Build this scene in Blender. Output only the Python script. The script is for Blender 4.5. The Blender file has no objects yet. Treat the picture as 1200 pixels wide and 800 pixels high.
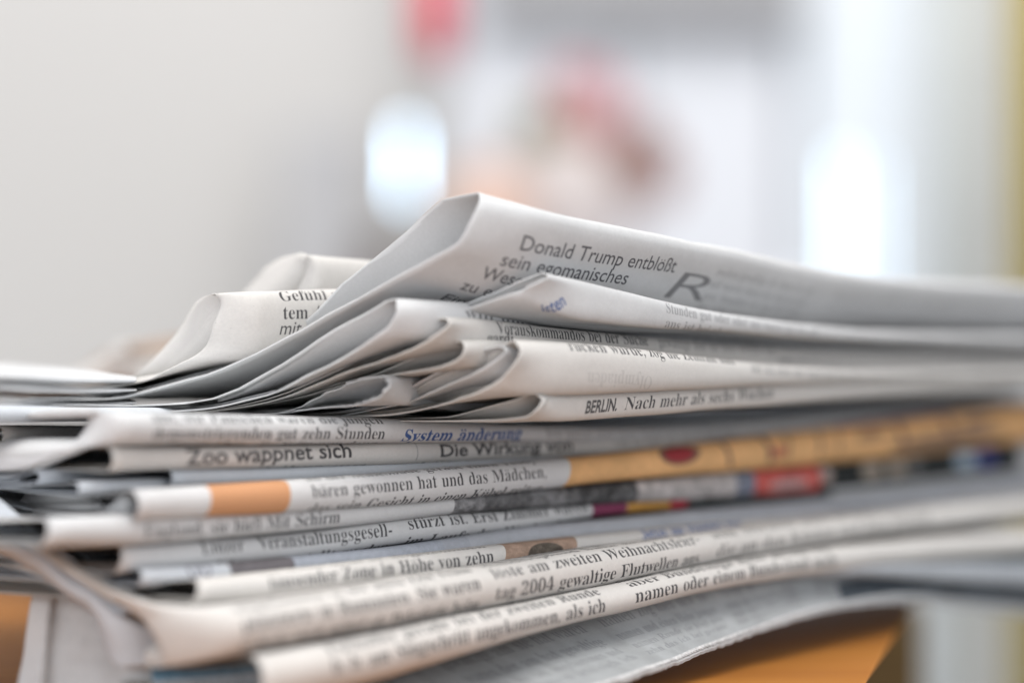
import bpy, math, random
import numpy as np
from mathutils import Vector, noise

# ------------------------------------------------------------------ camera, world, light, exposure
scene = bpy.context.scene
COL = scene.collection
F_PX = 2833.0            # focal length in pixels of a 1200 px wide picture
LENS = F_PX * 36.0 / 1200.0
FOCUS = 0.350
cam_data = bpy.data.cameras.new('camera')
cam = bpy.data.objects.new('camera', cam_data)
COL.objects.link(cam)
cam.location = (0, 0, 0)
cam.rotation_euler = (math.radians(90), 0, 0)
cam_data.lens = LENS
cam_data.sensor_width = 36.0
cam_data.clip_start = 0.02
cam_data.clip_end = 60.0
cam_data.dof.use_dof = True
cam_data.dof.focus_distance = FOCUS
cam_data.dof.aperture_fstop = LENS / 16.4
cam_data.dof.aperture_blades = 0
scene.camera = cam

world = bpy.data.worlds.new('World')
scene.world = world
world.use_nodes = True
wn = world.node_tree.nodes
wn['Background'].inputs['Color'].default_value = (0.90, 0.93, 1.0, 1)
wn['Background'].inputs['Strength'].default_value = 0.95


def area_light(name, loc, aim, size, power, color):
    d = bpy.data.lights.new(name, 'AREA')
    d.shape = 'RECTANGLE'
    d.size, d.size_y = size
    d.energy = power
    d.color = color
    o = bpy.data.objects.new(name, d)
    COL.objects.link(o)
    o.location = loc
    o.rotation_euler = (Vector(aim) - Vector(loc)).to_track_quat('-Z', 'Y').to_euler()
    return o


area_light('ceiling_light', (0.10, 0.15, 1.35), (0, 0.36, 0), (1.2, 1.2), 26.0, (1.0, 0.955, 0.90))
area_light('window_light', (0.90, -0.72, 0.48), (0, 0.36, 0), (0.9, 0.8), 6.0, (1.0, 0.975, 0.95))

area_light('side_fill_light', (-0.95, -0.55, 0.30), (0, 0.36, 0), (0.9, 0.9), 8.0, (0.96, 0.975, 1.0))  # unseen fill lamp added at front left to lighten the dark gaps
area_light('wall_fill_light', (-0.1, 0.95, 1.30), (0.0, 1.9, -0.1), (2.4, 0.5), 13.0, (1.0, 0.97, 0.94))  # unseen lamp added to brighten the back wall

scene.view_settings.view_transform = 'Standard'
scene.view_settings.look = 'None'
scene.view_settings.exposure = -0.03
scene.view_settings.gamma = 1.0
scene.render.engine = 'CYCLES'
scene.cycles.max_bounces = 8
scene.cycles.use_denoising = True

MM = 0.001
random.seed(5)
# glyph outlines (em = 1000), delta coded: char advance : contour | contour
GLYPH_DATA = {
'serif': '''a344:255,-10 -39,11 -16,34 -32,-24 -35,-15 -38,-5 -31,5 -24,15 -15,23 -5,29 5,28 14,24 24,21 35,19 45,18 56,17 0,51 -3,25 -9,16 -16,10 -23,4 -33,-6 -11,-16 9,-17 10,-26 -13,-29 -33,-11 -32,12 -12,33 4,23 12,19 20,17 26,13 31,8 36,2 43,-3 34,-8 24,-15 17,-21 10,-27 3,-34 0,-148 2,-22 9,-6 16,8 9,-14 -23,-21 -25,-13|151,34 23,7 25,22 0,106 -45,-18 -27,-28 -9,-39 8,-38
b361:43,-11 0,399 -6,40 -29,11 0,16 130,0 0,-176 24,22 28,13 31,4 33,-5 30,-14 24,-23 18,-31 9,-24 5,-26 2,-29 -2,-33 -7,-30 -10,-28 -15,-24 -17,-21 -21,-17 -24,-13 -26,-8 -28,-2 -30,4 -29,13 -28,21 -52,-39|183,14 30,9 19,26 7,28 5,37 1,46 -1,37 -5,31 -8,23 -19,22 -28,7 -29,-10 -17,-28 0,-173 11,-41
c293:156,-10 -37,5 -32,16 -28,24 -21,33 -10,25 -7,27 -2,30 3,31 7,29 11,27 15,23 19,20 22,17 24,12 26,8 29,2 43,-5 32,-16 21,-23 6,-30 -11,-30 -30,-11 -30,12 -10,35 1,10 0,10 -7,19 -21,7 -31,-12 -20,-37 -6,-61 3,-45 8,-37 14,-29 29,-28 38,-10 35,9 32,25 14,-12 -37,-39 -43,-23
d370:140,-10 -33,5 -29,15 -25,25 -18,31 -9,25 -5,27 -2,29 2,33 6,30 9,27 19,35 26,25 31,16 34,5 29,-4 26,-13 22,-21 0,121 -11,29 -36,9 0,16 143,0 0,-380 6,-34 28,-13 0,-17 -38,-3 -44,-7 -48,-11 0,49 -22,-27 -28,-17|171,28 31,13 21,35 0,166 -17,28 -32,11 -27,-8 -17,-23 -7,-25 -4,-32 -1,-40 1,-38 4,-32 7,-25 16,-22
e301:154,-10 -37,5 -32,15 -27,25 -21,34 -10,26 -6,30 -2,32 2,30 7,28 10,25 21,33 28,25 33,15 37,5 36,-4 31,-13 25,-21 19,-29 11,-35 4,-43 0,-7 -166,0 10,-69 27,-41 45,-14 26,5 23,15 22,24 15,-13 -37,-46 -43,-28|116,192 85,0 0,23 -2,37 -6,25 -12,15 -20,5 -25,-11 -15,-31 -5,-52
f214:15,0 0,16 25,6 10,13 2,38 0,204 -36,0 0,33 36,0 0,43 4,33 11,27 18,23 24,16 30,9 35,4 38,-5 28,-14 17,-21 6,-25 -11,-33 -28,-12 -29,10 -10,26 8,29 3,6 1,7 -17,10 -27,-13 -5,-40 0,-80 55,0 0,-33 -55,0 0,-212 2,-25 8,-14 41,-10 0,-16
g327:146,-140 -40,2 -33,6 -25,10 -26,22 -8,25 14,29 41,20 -34,25 -11,31 4,24 14,20 25,18 35,18 -44,25 -27,34 -9,43 5,30 13,26 20,21 28,16 32,10 37,3 39,-3 37,-11 84,0 0,-36 -49,0 18,-31 5,-34 -3,-27 -12,-25 -18,-20 -24,-15 -29,-10 -33,-3 -15,0 -15,1 -30,-10 -11,-23 10,-16 30,-6 34,0 33,-1 28,-3 23,-5 26,-11 18,-16 9,-22 4,-28 -5,-30 -15,-25 -24,-21 -33,-15 -42,-9|157,124 21,6 12,16 7,27 2,38 -2,38 -7,27 -12,16 -21,5 -20,-5 -13,-16 -7,-27 -3,-38 3,-38 7,-27 13,-16|161,-116 57,5 34,17 11,28 -14,25 -44,7 -108,0 -18,-18 -6,-21 6,-16 16,-14 27,-10
h381:18,0 0,16 27,10 7,30 0,343 -6,30 -27,11 0,15 129,0 0,-188 27,28 32,18 36,5 49,-12 29,-35 9,-59 0,-156 7,-30 26,-10 0,-16 -161,0 0,16 5,0 21,10 7,30 0,161 -6,41 -26,13 -30,-9 -25,-27 0,-179 6,-30 26,-10 0,-16
i198:101,362 -20,4 -16,10 -11,17 -4,19 4,20 11,17 16,11 20,3 19,-3 17,-11 10,-17 4,-20 -4,-19 -11,-17 -16,-10|18,0 0,16 27,10 7,30 0,196 -5,33 -27,8 1,17 127,0 0,-254 6,-30 26,-10 0,-16
j210:106,363 -20,4 -16,11 -11,16 -3,20 3,20 12,16 16,11 19,4 20,-4 16,-11 11,-16 4,-20 -4,-20 -11,-16 -16,-11|36,-140 -47,9 -33,26 -12,35 11,30 30,11 30,-10 11,-27 -7,-21 -8,-16 20,-14 18,4 9,13 6,46 0,304 -8,34 -34,10 0,16 137,0 0,-331 -3,-37 -11,-29 -18,-23 -25,-17 -30,-10
k359:17,0 0,16 28,10 7,30 0,342 -5,31 -27,10 1,16 127,0 0,-286 79,79 17,30 -9,12 -26,3 -3,0 0,17 139,0 0,-17 -37,-9 -33,-24 -53,-51 124,-175 14,-13 16,-5 0,-16 -165,0 0,16 6,0 17,4 5,12 -7,17 -69,98 -15,-13 0,-78 6,-30 26,-10 0,-16
l199:18,0 0,16 27,10 7,30 0,342 -5,31 -27,10 0,16 128,0 0,-399 6,-30 26,-10 0,-16
m554:18,0 0,16 27,10 7,30 0,197 -6,31 -27,10 0,16 127,0 0,-45 27,29 31,18 33,6 40,-6 28,-19 15,-32 28,32 33,19 37,6 47,-12 29,-35 10,-59 0,-156 6,-30 26,-10 0,-16 -159,0 0,16 26,10 7,30 0,161 -6,41 -27,13 -28,-8 -25,-26 0,-181 7,-30 25,-10 0,-16 -157,0 0,16 26,10 7,30 0,161 -6,41 -27,13 -29,-9 -24,-27 0,-179 6,-29 25,-11 0,-16
n381:18,0 0,16 27,10 7,30 0,197 -6,31 -27,10 0,16 129,0 0,-43 27,29 32,17 36,5 49,-12 29,-35 9,-59 0,-156 7,-30 26,-10 0,-16 -161,0 0,16 5,0 21,10 7,30 0,161 -6,41 -26,13 -30,-9 -25,-27 0,-179 6,-30 26,-10 0,-16
o336:169,-10 -29,2 -26,7 -24,12 -30,26 -22,33 -11,26 -6,28 -2,30 2,30 6,29 11,26 22,33 30,25 24,12 26,7 28,2 41,-5 36,-15 30,-25 23,-33 10,-26 7,-29 2,-31 -2,-31 -7,-29 -10,-25 -23,-33 -30,-25 -35,-16|169,11 24,7 16,21 8,42 3,73 -2,52 -4,39 -6,26 -16,21 -23,7 -25,-7 -16,-21 -6,-26 -4,-39 -1,-52 3,-72 8,-43 16,-21
p371:17,-139 0,15 23,7 10,16 2,37 0,307 -6,40 -27,12 0,15 124,0 0,-47 23,31 29,19 35,6 34,-5 29,-16 24,-24 18,-33 8,-25 5,-27 2,-29 -2,-32 -5,-29 -9,-27 -18,-34 -25,-26 -30,-17 -34,-5 -31,5 -26,14 -22,23 0,-90 4,-41 15,-19 30,-5 0,-16|195,28 27,8 17,23 8,25 4,32 2,38 -2,38 -4,31 -6,25 -16,22 -26,8 -28,-11 -23,-32 0,-166 19,-31
q364:175,-139 0,16 39,9 10,31 0,112 -24,-21 -27,-13 -31,-4 -34,4 -29,15 -25,23 -18,31 -9,24 -5,27 -2,29 2,32 7,31 11,27 14,25 18,21 21,17 24,12 25,8 28,2 30,-4 29,-13 28,-21 52,39 11,0 0,-403 6,-30 28,-10 0,-16|179,30 29,10 16,27 0,174 -11,40 -34,14 -29,-9 -19,-25 -8,-27 -5,-35 -1,-43 1,-39 5,-32 8,-25 19,-23
r287:18,0 0,16 27,10 7,30 0,196 -6,33 -26,8 1,17 125,0 0,-58 19,28 22,21 23,13 23,4 25,-3 17,-11 11,-17 3,-21 -11,-32 -30,-12 -26,9 -15,19 -18,10 -27,-19 -10,-21 -3,-28 0,-136 10,-31 38,-9 0,-16
s288:151,-10 -29,4 -35,12 -14,3 -22,-18 -15,0 0,114 17,0 13,-37 21,-29 25,-18 28,-6 39,12 13,31 -9,26 -27,21 -49,25 -31,18 -22,21 -13,24 -4,27 7,39 21,32 21,15 25,10 30,3 25,-3 33,-8 7,-2 7,-1 17,14 14,0 0,-97 -16,0 -13,32 -19,23 -22,14 -25,5 -33,-10 -11,-27 10,-27 31,-20 45,-23 30,-17 20,-21 12,-24 4,-32 -3,-30 -10,-26 -16,-21 -22,-16 -25,-9
t228:124,-9 -35,5 -23,14 -13,26 -5,35 0,208 -28,0 0,21 68,69 41,55 15,0 0,-114 64,0 0,-31 -64,0 0,-197 5,-31 19,-11 21,9 17,26 16,-9 -24,-42 -33,-25
u375:131,-10 -40,7 -26,20 -11,21 -6,27 -2,32 0,151 -7,34 -28,12 0,16 131,0 0,-236 9,-28 26,-10 28,7 23,23 0,182 -7,35 -32,11 0,16 135,0 0,-240 7,-31 29,-9 0,-17 -39,-3 -44,-7 -49,-13 0,50 -19,-21 -23,-16 -26,-10
v306:142,-10 -104,258 -16,33 -25,12 0,17 167,0 0,-16 -8,0 -20,-4 -7,-14 1,-8 55,-146 51,131 5,19 -9,17 -29,5 0,16 102,0 0,-15 -27,-16 -18,-36 -100,-253
w435:122,-10 -105,275 -11,19 -17,9 0,17 149,0 0,-17 -18,-4 -6,-13 2,-10 4,-13 47,-126 44,108 -10,31 -11,22 -22,7 0,15 155,0 0,-17 -21,-5 -6,-12 0,-7 2,-7 38,-121 46,115 5,19 -7,14 -24,6 0,15 89,0 0,-15 -20,-11 -13,-26 -108,-268 -15,0 -66,207 -83,-207
x319:5,0 0,15 29,14 28,27 61,80 -80,127 -19,22 -20,8 0,17 165,0 0,-16 -22,-3 -7,-11 9,-20 34,-54 41,51 10,22 -7,11 -26,4 0,16 110,0 0,-14 -28,-13 -29,-29 -56,-70 93,-148 12,-15 16,-6 0,-15 -164,0 0,16 23,3 7,11 -12,29 -35,55 -41,-53 -12,-27 7,-14 22,-5 4,0 0,-15
y300:52,-140 -23,3 -19,12 -13,18 -4,23 12,31 31,13 28,-9 11,-27 -1,-5 0,-6 12,-12 28,25 15,30 11,39 -104,256 -11,24 -10,12 -18,6 -2,0 0,17 167,0 0,-17 -26,-4 -8,-14 2,-8 3,-10 52,-138 45,122 6,19 2,14 -9,15 -26,4 0,17 97,0 0,-17 -23,-12 -18,-39 -97,-266 -17,-41 -16,-31 -16,-21 -18,-14
z293:13,0 0,14 155,273 -40,0 -32,-4 -24,-11 -17,-22 -11,-34 -18,0 6,94 243,0 0,-19 -149,-266 26,0 42,5 29,14 21,25 16,38 16,0 -8,-107
A437:-9,0 0,18 33,12 25,45 157,391 18,-1 160,-378 27,-53 14,-12 18,-4 0,-18 -214,0 0,18 41,7 13,21 -10,35 -20,51 -150,0 -24,-61 -3,-12 -1,-11 12,-22 37,-8 4,0 0,-18|113,161 129,0 -65,158
B443:16,0 0,17 29,5 17,10 10,19 3,31 0,287 -6,43 -18,21 -36,6 0,16 205,0 98,-11 59,-35 19,-58 -12,-49 -36,-34 -61,-21 73,-24 44,-38 14,-53 -5,-39 -16,-32 -26,-26 -36,-20 -44,-11 -53,-4|182,252 6,0 46,5 29,15 16,29 6,44 -4,40 -12,27 -21,16 -32,6 -28,-9 -6,-34|222,24 37,6 24,19 10,20 6,26 2,33 -3,34 -8,26 -13,20 -19,13 -27,7 -34,3 -15,0 0,-166 8,-32
C468:257,-11 -44,4 -39,10 -37,17 -32,23 -27,28 -22,33 -17,38 -10,42 -3,44 4,45 9,41 17,37 23,33 27,28 33,23 37,17 40,10 43,3 33,-2 36,-9 39,-14 21,-5 20,8 11,22 18,0 0,-157 -17,0 -17,39 -22,33 -25,27 -28,20 -30,12 -33,4 -67,-24 -41,-72 -13,-121 15,-112 44,-68 75,-22 27,2 26,7 27,12 25,16 24,20 21,25 19,-17 -52,-56 -63,-33
D496:20,0 0,17 27,4 16,9 8,16 3,29 0,299 -3,33 -10,19 -18,9 -28,4 0,16 207,0 74,-6 61,-20 48,-33 35,-45 21,-56 7,-67 -27,-127 -79,-76 -134,-25|222,24 40,6 33,17 24,28 18,40 10,51 4,63 -15,113 -42,68 -71,23 -33,-10 -8,-38 0,-313 8,-38
E442:14,0 0,17 30,3 18,10 10,18 3,30 0,291 -3,36 -10,20 -18,10 -28,4 0,16 383,0 0,-135 -16,0 -8,37 -14,29 -21,20 -28,14 -36,8 -44,2 -32,-2 -14,-11 -3,-29 0,-142 10,0 39,6 27,17 13,19 9,25 7,32 16,0 0,-227 -17,0 -5,36 -9,27 -14,20 -18,12 -25,7 -31,2 -2,0 0,-155 9,-32 38,-7 31,1 28,3 24,7 32,14 26,22 22,30 18,38 19,0 -28,-143
F404:15,0 0,17 30,6 17,11 10,19 3,31 0,291 -4,30 -10,18 -18,10 -29,6 0,16 380,0 0,-135 -17,0 -8,37 -14,28 -19,21 -26,14 -22,6 -27,4 -31,1 -30,-2 -14,-8 -4,-23 0,-151 8,0 39,6 27,17 13,19 9,25 6,33 18,0 0,-229 -17,0 -6,36 -10,27 -12,19 -28,18 -40,6 -7,0 0,-143 6,-38 22,-19 47,-7 0,-17
G508:268,-10 -46,3 -43,10 -38,16 -33,23 -28,28 -23,33 -16,38 -10,42 -3,46 3,45 10,41 16,37 23,33 27,28 32,22 37,17 39,10 42,3 36,-2 37,-9 39,-13 19,-5 18,7 13,22 18,0 0,-157 -17,0 -11,26 -12,23 -15,22 -25,27 -28,20 -30,13 -32,4 -67,-24 -41,-72 -13,-119 4,-65 11,-53 19,-43 26,-30 32,-18 37,-6 33,3 20,11 11,18 4,26 0,57 -4,26 -10,16 -20,9 -34,3 0,16 225,0 0,-16 -27,-3 -16,-8 -8,-16 -3,-27 0,-99 -59,-22 -59,-13
H523:15,0 0,17 30,5 17,10 10,18 3,31 0,298 -4,27 -9,18 -18,10 -28,5 0,16 226,0 0,-16 -38,-7 -17,-17 -5,-36 0,-128 160,0 0,128 -5,36 -17,17 -38,7 0,16 225,0 0,-16 -29,-5 -17,-10 -9,-17 -3,-28 0,-298 3,-29 9,-19 17,-11 29,-5 0,-17 -225,0 0,17 29,4 18,10 10,18 3,32 0,140 -160,0 0,-140 3,-31 9,-18 18,-10 30,-5 0,-17
I261:13,0 0,17 29,6 19,9 11,17 3,26 0,312 -3,25 -9,15 -18,8 -32,4 0,16 231,0 0,-16 -30,-4 -18,-8 -10,-15 -3,-25 0,-310 4,-33 19,-18 40,-9 0,-17
J330:109,-65 -31,3 -27,8 -22,14 -18,18 -11,21 -3,24 3,21 11,17 33,14 35,-13 14,-34 -8,-29 -8,-18 7,-16 21,-5 21,4 13,11 9,46 0,346 -6,42 -20,21 -43,9 0,16 235,0 0,-16 -37,-8 -17,-20 -5,-44 0,-278 -16,-86 -49,-51
K510:16,0 0,17 29,5 18,10 9,18 3,31 0,298 -3,27 -9,18 -18,10 -28,5 0,16 225,0 0,-16 -37,-7 -18,-17 -4,-36 0,-145 138,139 21,25 7,20 -15,16 -43,5 0,16 195,0 0,-16 -9,0 -41,-9 -44,-26 -47,-43 -74,-76 192,-239 24,-21 32,-8 0,-17 -238,0 0,17 25,1 16,3 12,13 -18,32 -117,148 -16,-16 0,-117 3,-31 9,-18 18,-10 29,-5 0,-17
L426:15,0 0,17 30,5 17,10 10,18 3,31 0,298 -4,28 -9,18 -18,9 -28,5 0,16 234,0 0,-16 -42,-5 -20,-18 -6,-37 0,-296 3,-36 15,-16 34,-3 30,1 27,4 24,7 30,16 25,24 14,20 13,25 12,29 18,0 -25,-154
M634:14,0 0,17 29,5 18,10 11,18 3,29 0,303 -4,34 -18,16 -38,7 0,16 170,0 132,-313 132,313 168,0 0,-16 -27,-6 -17,-10 -10,-18 -3,-27 0,-293 5,-42 17,-20 35,-6 0,-17 -221,0 0,17 37,8 17,19 5,39 0,316 -167,-399 -18,0 -165,389 0,-309 4,-32 11,-18 19,-10 30,-3 0,-17
N494:403,-11 -296,361 0,-271 3,-30 9,-18 17,-10 31,-4 0,-17 -149,0 0,17 36,6 17,18 5,38 0,309 -40,45 -18,6 0,16 138,0 235,-286 0,208 -5,37 -17,17 -38,8 0,16 149,0 0,-16 -30,-5 -17,-9 -8,-18 -3,-30 0,-388
O525:261,-11 -33,2 -30,6 -29,10 -27,14 -25,17 -23,20 -19,23 -17,25 -13,28 -10,29 -6,32 -1,33 1,32 6,32 10,29 13,28 17,25 20,23 22,20 26,17 27,14 30,10 32,6 33,2 33,-2 30,-6 29,-10 27,-13 25,-17 22,-19 20,-23 16,-25 14,-28 9,-30 6,-32 2,-33 -2,-33 -6,-32 -9,-29 -14,-28 -17,-25 -20,-23 -22,-20 -25,-17 -28,-14 -30,-10 -31,-6|265,12 63,24 39,72 12,120 -3,65 -11,53 -17,43 -24,30 -30,18 -34,6 -64,-24 -38,-72 -13,-119 4,-65 10,-54 18,-42 24,-30 29,-19
P418:15,0 0,17 30,5 17,10 10,18 3,31 0,298 -4,27 -9,18 -18,10 -28,5 0,16 198,0 51,-1 41,-5 30,-9 30,-18 24,-24 14,-31 5,-35 -5,-36 -14,-30 -23,-26 -33,-19 -42,-12 -50,-3 -60,0 0,-125 3,-31 9,-18 18,-10 30,-5 0,-17|182,230 19,0 43,5 28,18 15,30 5,46 -4,46 -13,31 -23,19 -36,6 -27,-7 -7,-26
Q525:378,-116 -82,13 -64,39 -45,63 -32,14 -28,17 -26,20 -21,24 -19,26 -14,29 -11,31 -6,33 -2,35 1,32 6,32 10,29 13,28 17,25 20,23 22,20 26,17 27,14 30,10 32,6 33,2 33,-2 30,-6 29,-10 27,-13 25,-17 22,-19 20,-23 16,-25 14,-28 9,-30 6,-32 2,-33 -5,-52 -14,-48 -25,-42 -33,-37 -42,-28 -49,-21 30,-45 38,-27 47,-9 47,8 3,-19 -40,-13 -39,-8|265,12 64,24 38,72 13,120 -3,65 -11,53 -18,43 -24,30 -30,18 -34,6 -64,-24 -38,-72 -13,-119 4,-65 11,-54 18,-42 24,-30 29,-19
R473:15,0 0,17 30,5 17,10 10,18 3,31 0,298 -4,27 -9,18 -18,10 -28,5 0,16 201,0 61,-3 51,-10 38,-16 28,-23 17,-31 5,-38 -11,-49 -34,-37 -57,-24 117,-174 20,-24 26,-9 2,0 0,-17 -142,0 -137,212 -19,0 0,-131 3,-31 9,-18 18,-10 30,-5 0,-17|182,234 21,0 32,2 26,9 19,13 13,20 8,26 3,32 -9,53 -27,32 -44,10 -34,-9 -8,-37
S390:43,-11 0,169 19,0 13,-45 16,-36 20,-27 25,-20 28,-11 33,-4 34,5 26,16 16,24 6,29 -6,28 -18,23 -30,20 -62,31 -36,19 -28,21 -22,22 -15,23 -9,26 -3,30 4,38 13,33 21,26 27,20 33,13 37,4 44,-5 53,-13 9,-2 9,-1 13,5 7,16 19,0 0,-147 -17,0 -12,35 -17,31 -21,25 -24,19 -26,12 -28,4 -31,-5 -23,-14 -15,-20 -5,-26 4,-24 13,-20 22,-17 30,-16 64,-30 37,-20 27,-20 20,-22 13,-23 9,-55 -5,-40 -15,-35 -25,-29 -33,-21 -27,-10 -29,-6 -33,-2 -34,2 -32,9 -28,8 -13,3 -16,-5 -8,-18
T423:92,0 0,17 31,4 19,10 10,19 4,31 0,352 -7,0 -33,-3 -28,-10 -23,-17 -18,-23 -12,-28 -6,-34 -18,0 0,137 399,0 0,-138 -16,0 -19,65 -42,38 -64,13 -6,0 0,-352 4,-32 9,-19 20,-9 32,-4 0,-17
U492:248,-13 -56,5 -45,14 -33,23 -23,32 -13,42 -5,52 0,224 -3,27 -9,18 -18,10 -28,5 0,16 225,0 0,-16 -38,-7 -17,-17 -4,-36 0,-239 2,-36 8,-30 12,-23 29,-22 43,-7 65,15 39,46 13,76 0,219 -3,28 -10,17 -19,10 -32,6 0,16 146,0 0,-16 -26,-7 -15,-11 -8,-17 -3,-26 0,-197 -4,-63 -15,-49 -23,-37 -34,-25 -44,-15
V428:212,-13 -168,394 -22,39 -14,12 -22,7 0,16 225,0 0,-16 -45,-7 -14,-22 9,-32 98,-235 89,234 7,32 -13,23 -43,7 0,16 143,0 0,-16 -34,-12 -26,-44 -152,-396
W611:171,-11 -139,404 -17,34 -30,12 0,16 196,0 0,-16 -31,-7 -10,-22 8,-37 75,-220 78,200 -15,46 -19,30 -38,10 0,16 210,0 0,-16 -35,-7 -11,-20 6,-26 75,-220 67,203 8,37 -11,24 -35,9 0,16 121,0 0,-16 -30,-18 -19,-42 -129,-390 -18,0 -112,320 -126,-320
X471:11,0 0,17 29,6 26,16 24,27 103,142 -115,178 -31,39 -31,14 -2,0 0,16 230,0 0,-16 -15,0 -29,-6 -10,-18 11,-27 64,-99 57,84 17,41 -11,18 -35,7 0,16 165,0 0,-16 -3,0 -28,-4 -24,-12 -23,-20 -23,-30 -76,-108 132,-208 23,-29 25,-11 3,0 0,-17 -226,0 0,17 5,0 35,6 12,18 -15,38 -65,104 -72,-102 -14,-36 13,-21 37,-7 0,-17
Y426:101,0 0,17 30,5 17,10 9,18 4,31 0,98 -115,208 -17,27 -15,15 -13,6 -14,3 0,17 220,0 0,-17 -12,0 -28,-6 -11,-16 8,-24 84,-166 85,140 16,42 -13,22 -38,8 -3,0 0,17 144,0 0,-17 -30,-14 -26,-32 -115,-189 0,-122 3,-31 9,-18 18,-10 30,-5 0,-17
Z442:20,0 0,11 256,419 -62,0 -40,-3 -33,-7 -26,-13 -21,-21 -18,-30 -15,-40 -17,0 13,139 349,0 0,-12 -253,-414 86,0 43,3 37,11 30,18 25,26 19,34 14,43 17,0 -17,-164
0375:188,-7 -38,4 -32,10 -27,17 -22,24 -18,28 -12,35 -9,39 -5,43 -2,48 2,48 5,43 9,39 12,34 18,28 22,23 27,17 32,10 39,3 36,-3 32,-10 26,-17 22,-23 17,-28 14,-35 9,-39 6,-43 2,-48 -2,-47 -6,-43 -9,-40 -14,-34 -17,-29 -22,-23 -27,-17 -31,-10|188,37 31,13 18,41 6,40 4,50 1,59 -1,60 -4,49 -6,41 -18,39 -30,14 -32,-14 -18,-39 -7,-41 -4,-49 -1,-60 1,-59 4,-50 7,-40 18,-41
1375:65,0 0,36 55,0 26,9 8,34 0,337 -46,-51 -21,-14 -20,-5 -27,13 -12,37 46,16 58,35 47,35 75,0 0,-403 7,-32 27,-11 55,0 0,-36
2375:24,0 0,69 99,102 25,27 22,25 17,22 19,32 12,30 6,31 2,33 -3,34 -11,22 -16,14 -22,4 -29,-7 -19,-22 -8,-23 -4,-29 -2,-35 -35,4 -27,11 -18,21 -6,31 4,23 13,22 20,18 29,15 24,7 27,4 31,1 46,-3 38,-10 30,-17 22,-22 13,-27 5,-32 -9,-46 -28,-48 -53,-61 -84,-82 -67,-64 157,0 35,12 21,34 5,21 40,0 -4,-141
3375:163,-7 -31,2 -28,3 -23,7 -28,13 -19,17 -11,19 -4,20 4,22 13,17 18,10 22,3 6,-37 17,-27 26,-16 33,-6 41,9 17,12 14,18 8,26 3,34 -7,35 -20,28 -20,14 -26,8 -31,3 -42,0 0,42 45,0 38,6 26,21 16,31 5,40 -4,33 -10,24 -18,16 -24,5 -21,-4 -15,-11 -17,-39 -5,-50 -36,4 -28,11 -17,18 -6,27 10,33 28,27 29,14 37,8 45,3 44,-3 38,-9 31,-16 23,-22 14,-27 5,-32 -4,-29 -9,-25 -17,-22 -21,-18 -24,-16 -28,-11 54,-18 26,-16 21,-21 14,-27 5,-36 -4,-37 -12,-31 -17,-26 -24,-19 -27,-15 -31,-9
4375:121,0 0,36 19,0 39,8 12,14 4,26 0,41 -186,0 0,41 190,314 94,0 0,-311 70,0 0,-44 -70,0 0,-41 4,-26 12,-14 39,-8 9,0 0,-36|56,169 139,0 0,118 1,64 3,65 -10,-22 -15,-28 -16,-28 -12,-19
5375:165,-7 -32,2 -27,4 -22,6 -26,13 -18,17 -13,40 4,20 11,14 39,12 7,-38 23,-31 19,-9 24,-3 41,10 17,13 14,20 8,28 3,37 -6,44 -18,31 -29,18 -38,6 -43,-4 -32,-8 -31,12 22,233 254,0 3,-123 -38,0 -6,23 -8,19 -23,7 -139,0 -11,-125 32,7 42,3 48,-4 42,-11 35,-20 26,-28 16,-36 5,-44 -4,-40 -12,-33 -18,-27 -24,-21 -27,-15 -29,-11
6375:197,-7 -32,3 -29,8 -27,14 -23,19 -19,25 -16,31 -12,37 -6,43 -3,49 2,36 3,35 7,32 9,31 12,28 14,25 17,23 20,18 23,16 26,11 28,7 31,2 39,-2 30,-8 22,-12 16,-15 11,-37 -4,-19 -14,-17 -24,-12 -38,-4 -4,40 -13,34 -27,13 -36,-12 -28,-34 -13,-35 -9,-44 -5,-53 36,17 57,8 38,-4 32,-12 27,-20 21,-28 12,-34 4,-41 -4,-45 -14,-39 -21,-33 -31,-25 -38,-15|199,38 23,6 17,20 9,21 5,28 2,35 -2,33 -6,27 -9,20 -19,19 -26,6 -39,-10 -29,-22 3,-59 7,-46 12,-35 23,-33
7375:111,0 178,406 -176,0 -27,-8 -12,-26 -4,-34 -40,0 3,142 320,0 0,-33 -185,-447
8375:183,-7 -35,2 -30,6 -27,10 -31,20 -22,26 -13,31 -5,34 7,40 20,31 20,18 24,16 28,15 -25,17 -20,17 -17,20 -16,31 -5,37 3,31 11,28 20,26 29,20 26,9 31,6 35,2 44,-3 36,-12 28,-18 19,-24 12,-28 4,-32 -6,-36 -18,-28 -18,-16 -22,-15 -26,-14 36,-20 29,-20 21,-21 19,-33 6,-39 -5,-39 -15,-33 -25,-26 -34,-20 -42,-12|203,283 21,15 15,19 8,23 3,30 -7,37 -21,29 -35,11 -24,-5 -18,-16 -11,-24 -4,-30 5,-31 14,-23 23,-18|187,32 31,5 23,18 16,27 5,34 -6,30 -17,24 -19,15 -25,15 -31,16 -38,-38 -11,-26 -4,-32 5,-36 16,-28 24,-18
9375:152,-7 -36,3 -28,8 -21,13 -14,16 -11,36 8,25 25,13 12,-27 16,-24 23,-15 30,-5 49,21 32,65 14,108 -39,-32 -26,-10 -31,-3 -36,4 -32,12 -27,19 -20,28 -12,34 -4,42 2,31 6,28 10,26 22,32 31,25 25,11 27,7 30,2 32,-2 29,-8 26,-13 23,-19 20,-24 16,-30 12,-37 8,-43 2,-49 -1,-36 -4,-35 -6,-33 -8,-31 -11,-29 -14,-25 -17,-23 -20,-19 -23,-16 -26,-11 -30,-7|184,233 40,12 27,33 -3,52 -6,42 -11,31 -22,29 -28,9 -25,-7 -19,-21 -9,-22 -5,-29 -2,-34 7,-53 21,-31''',
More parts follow.
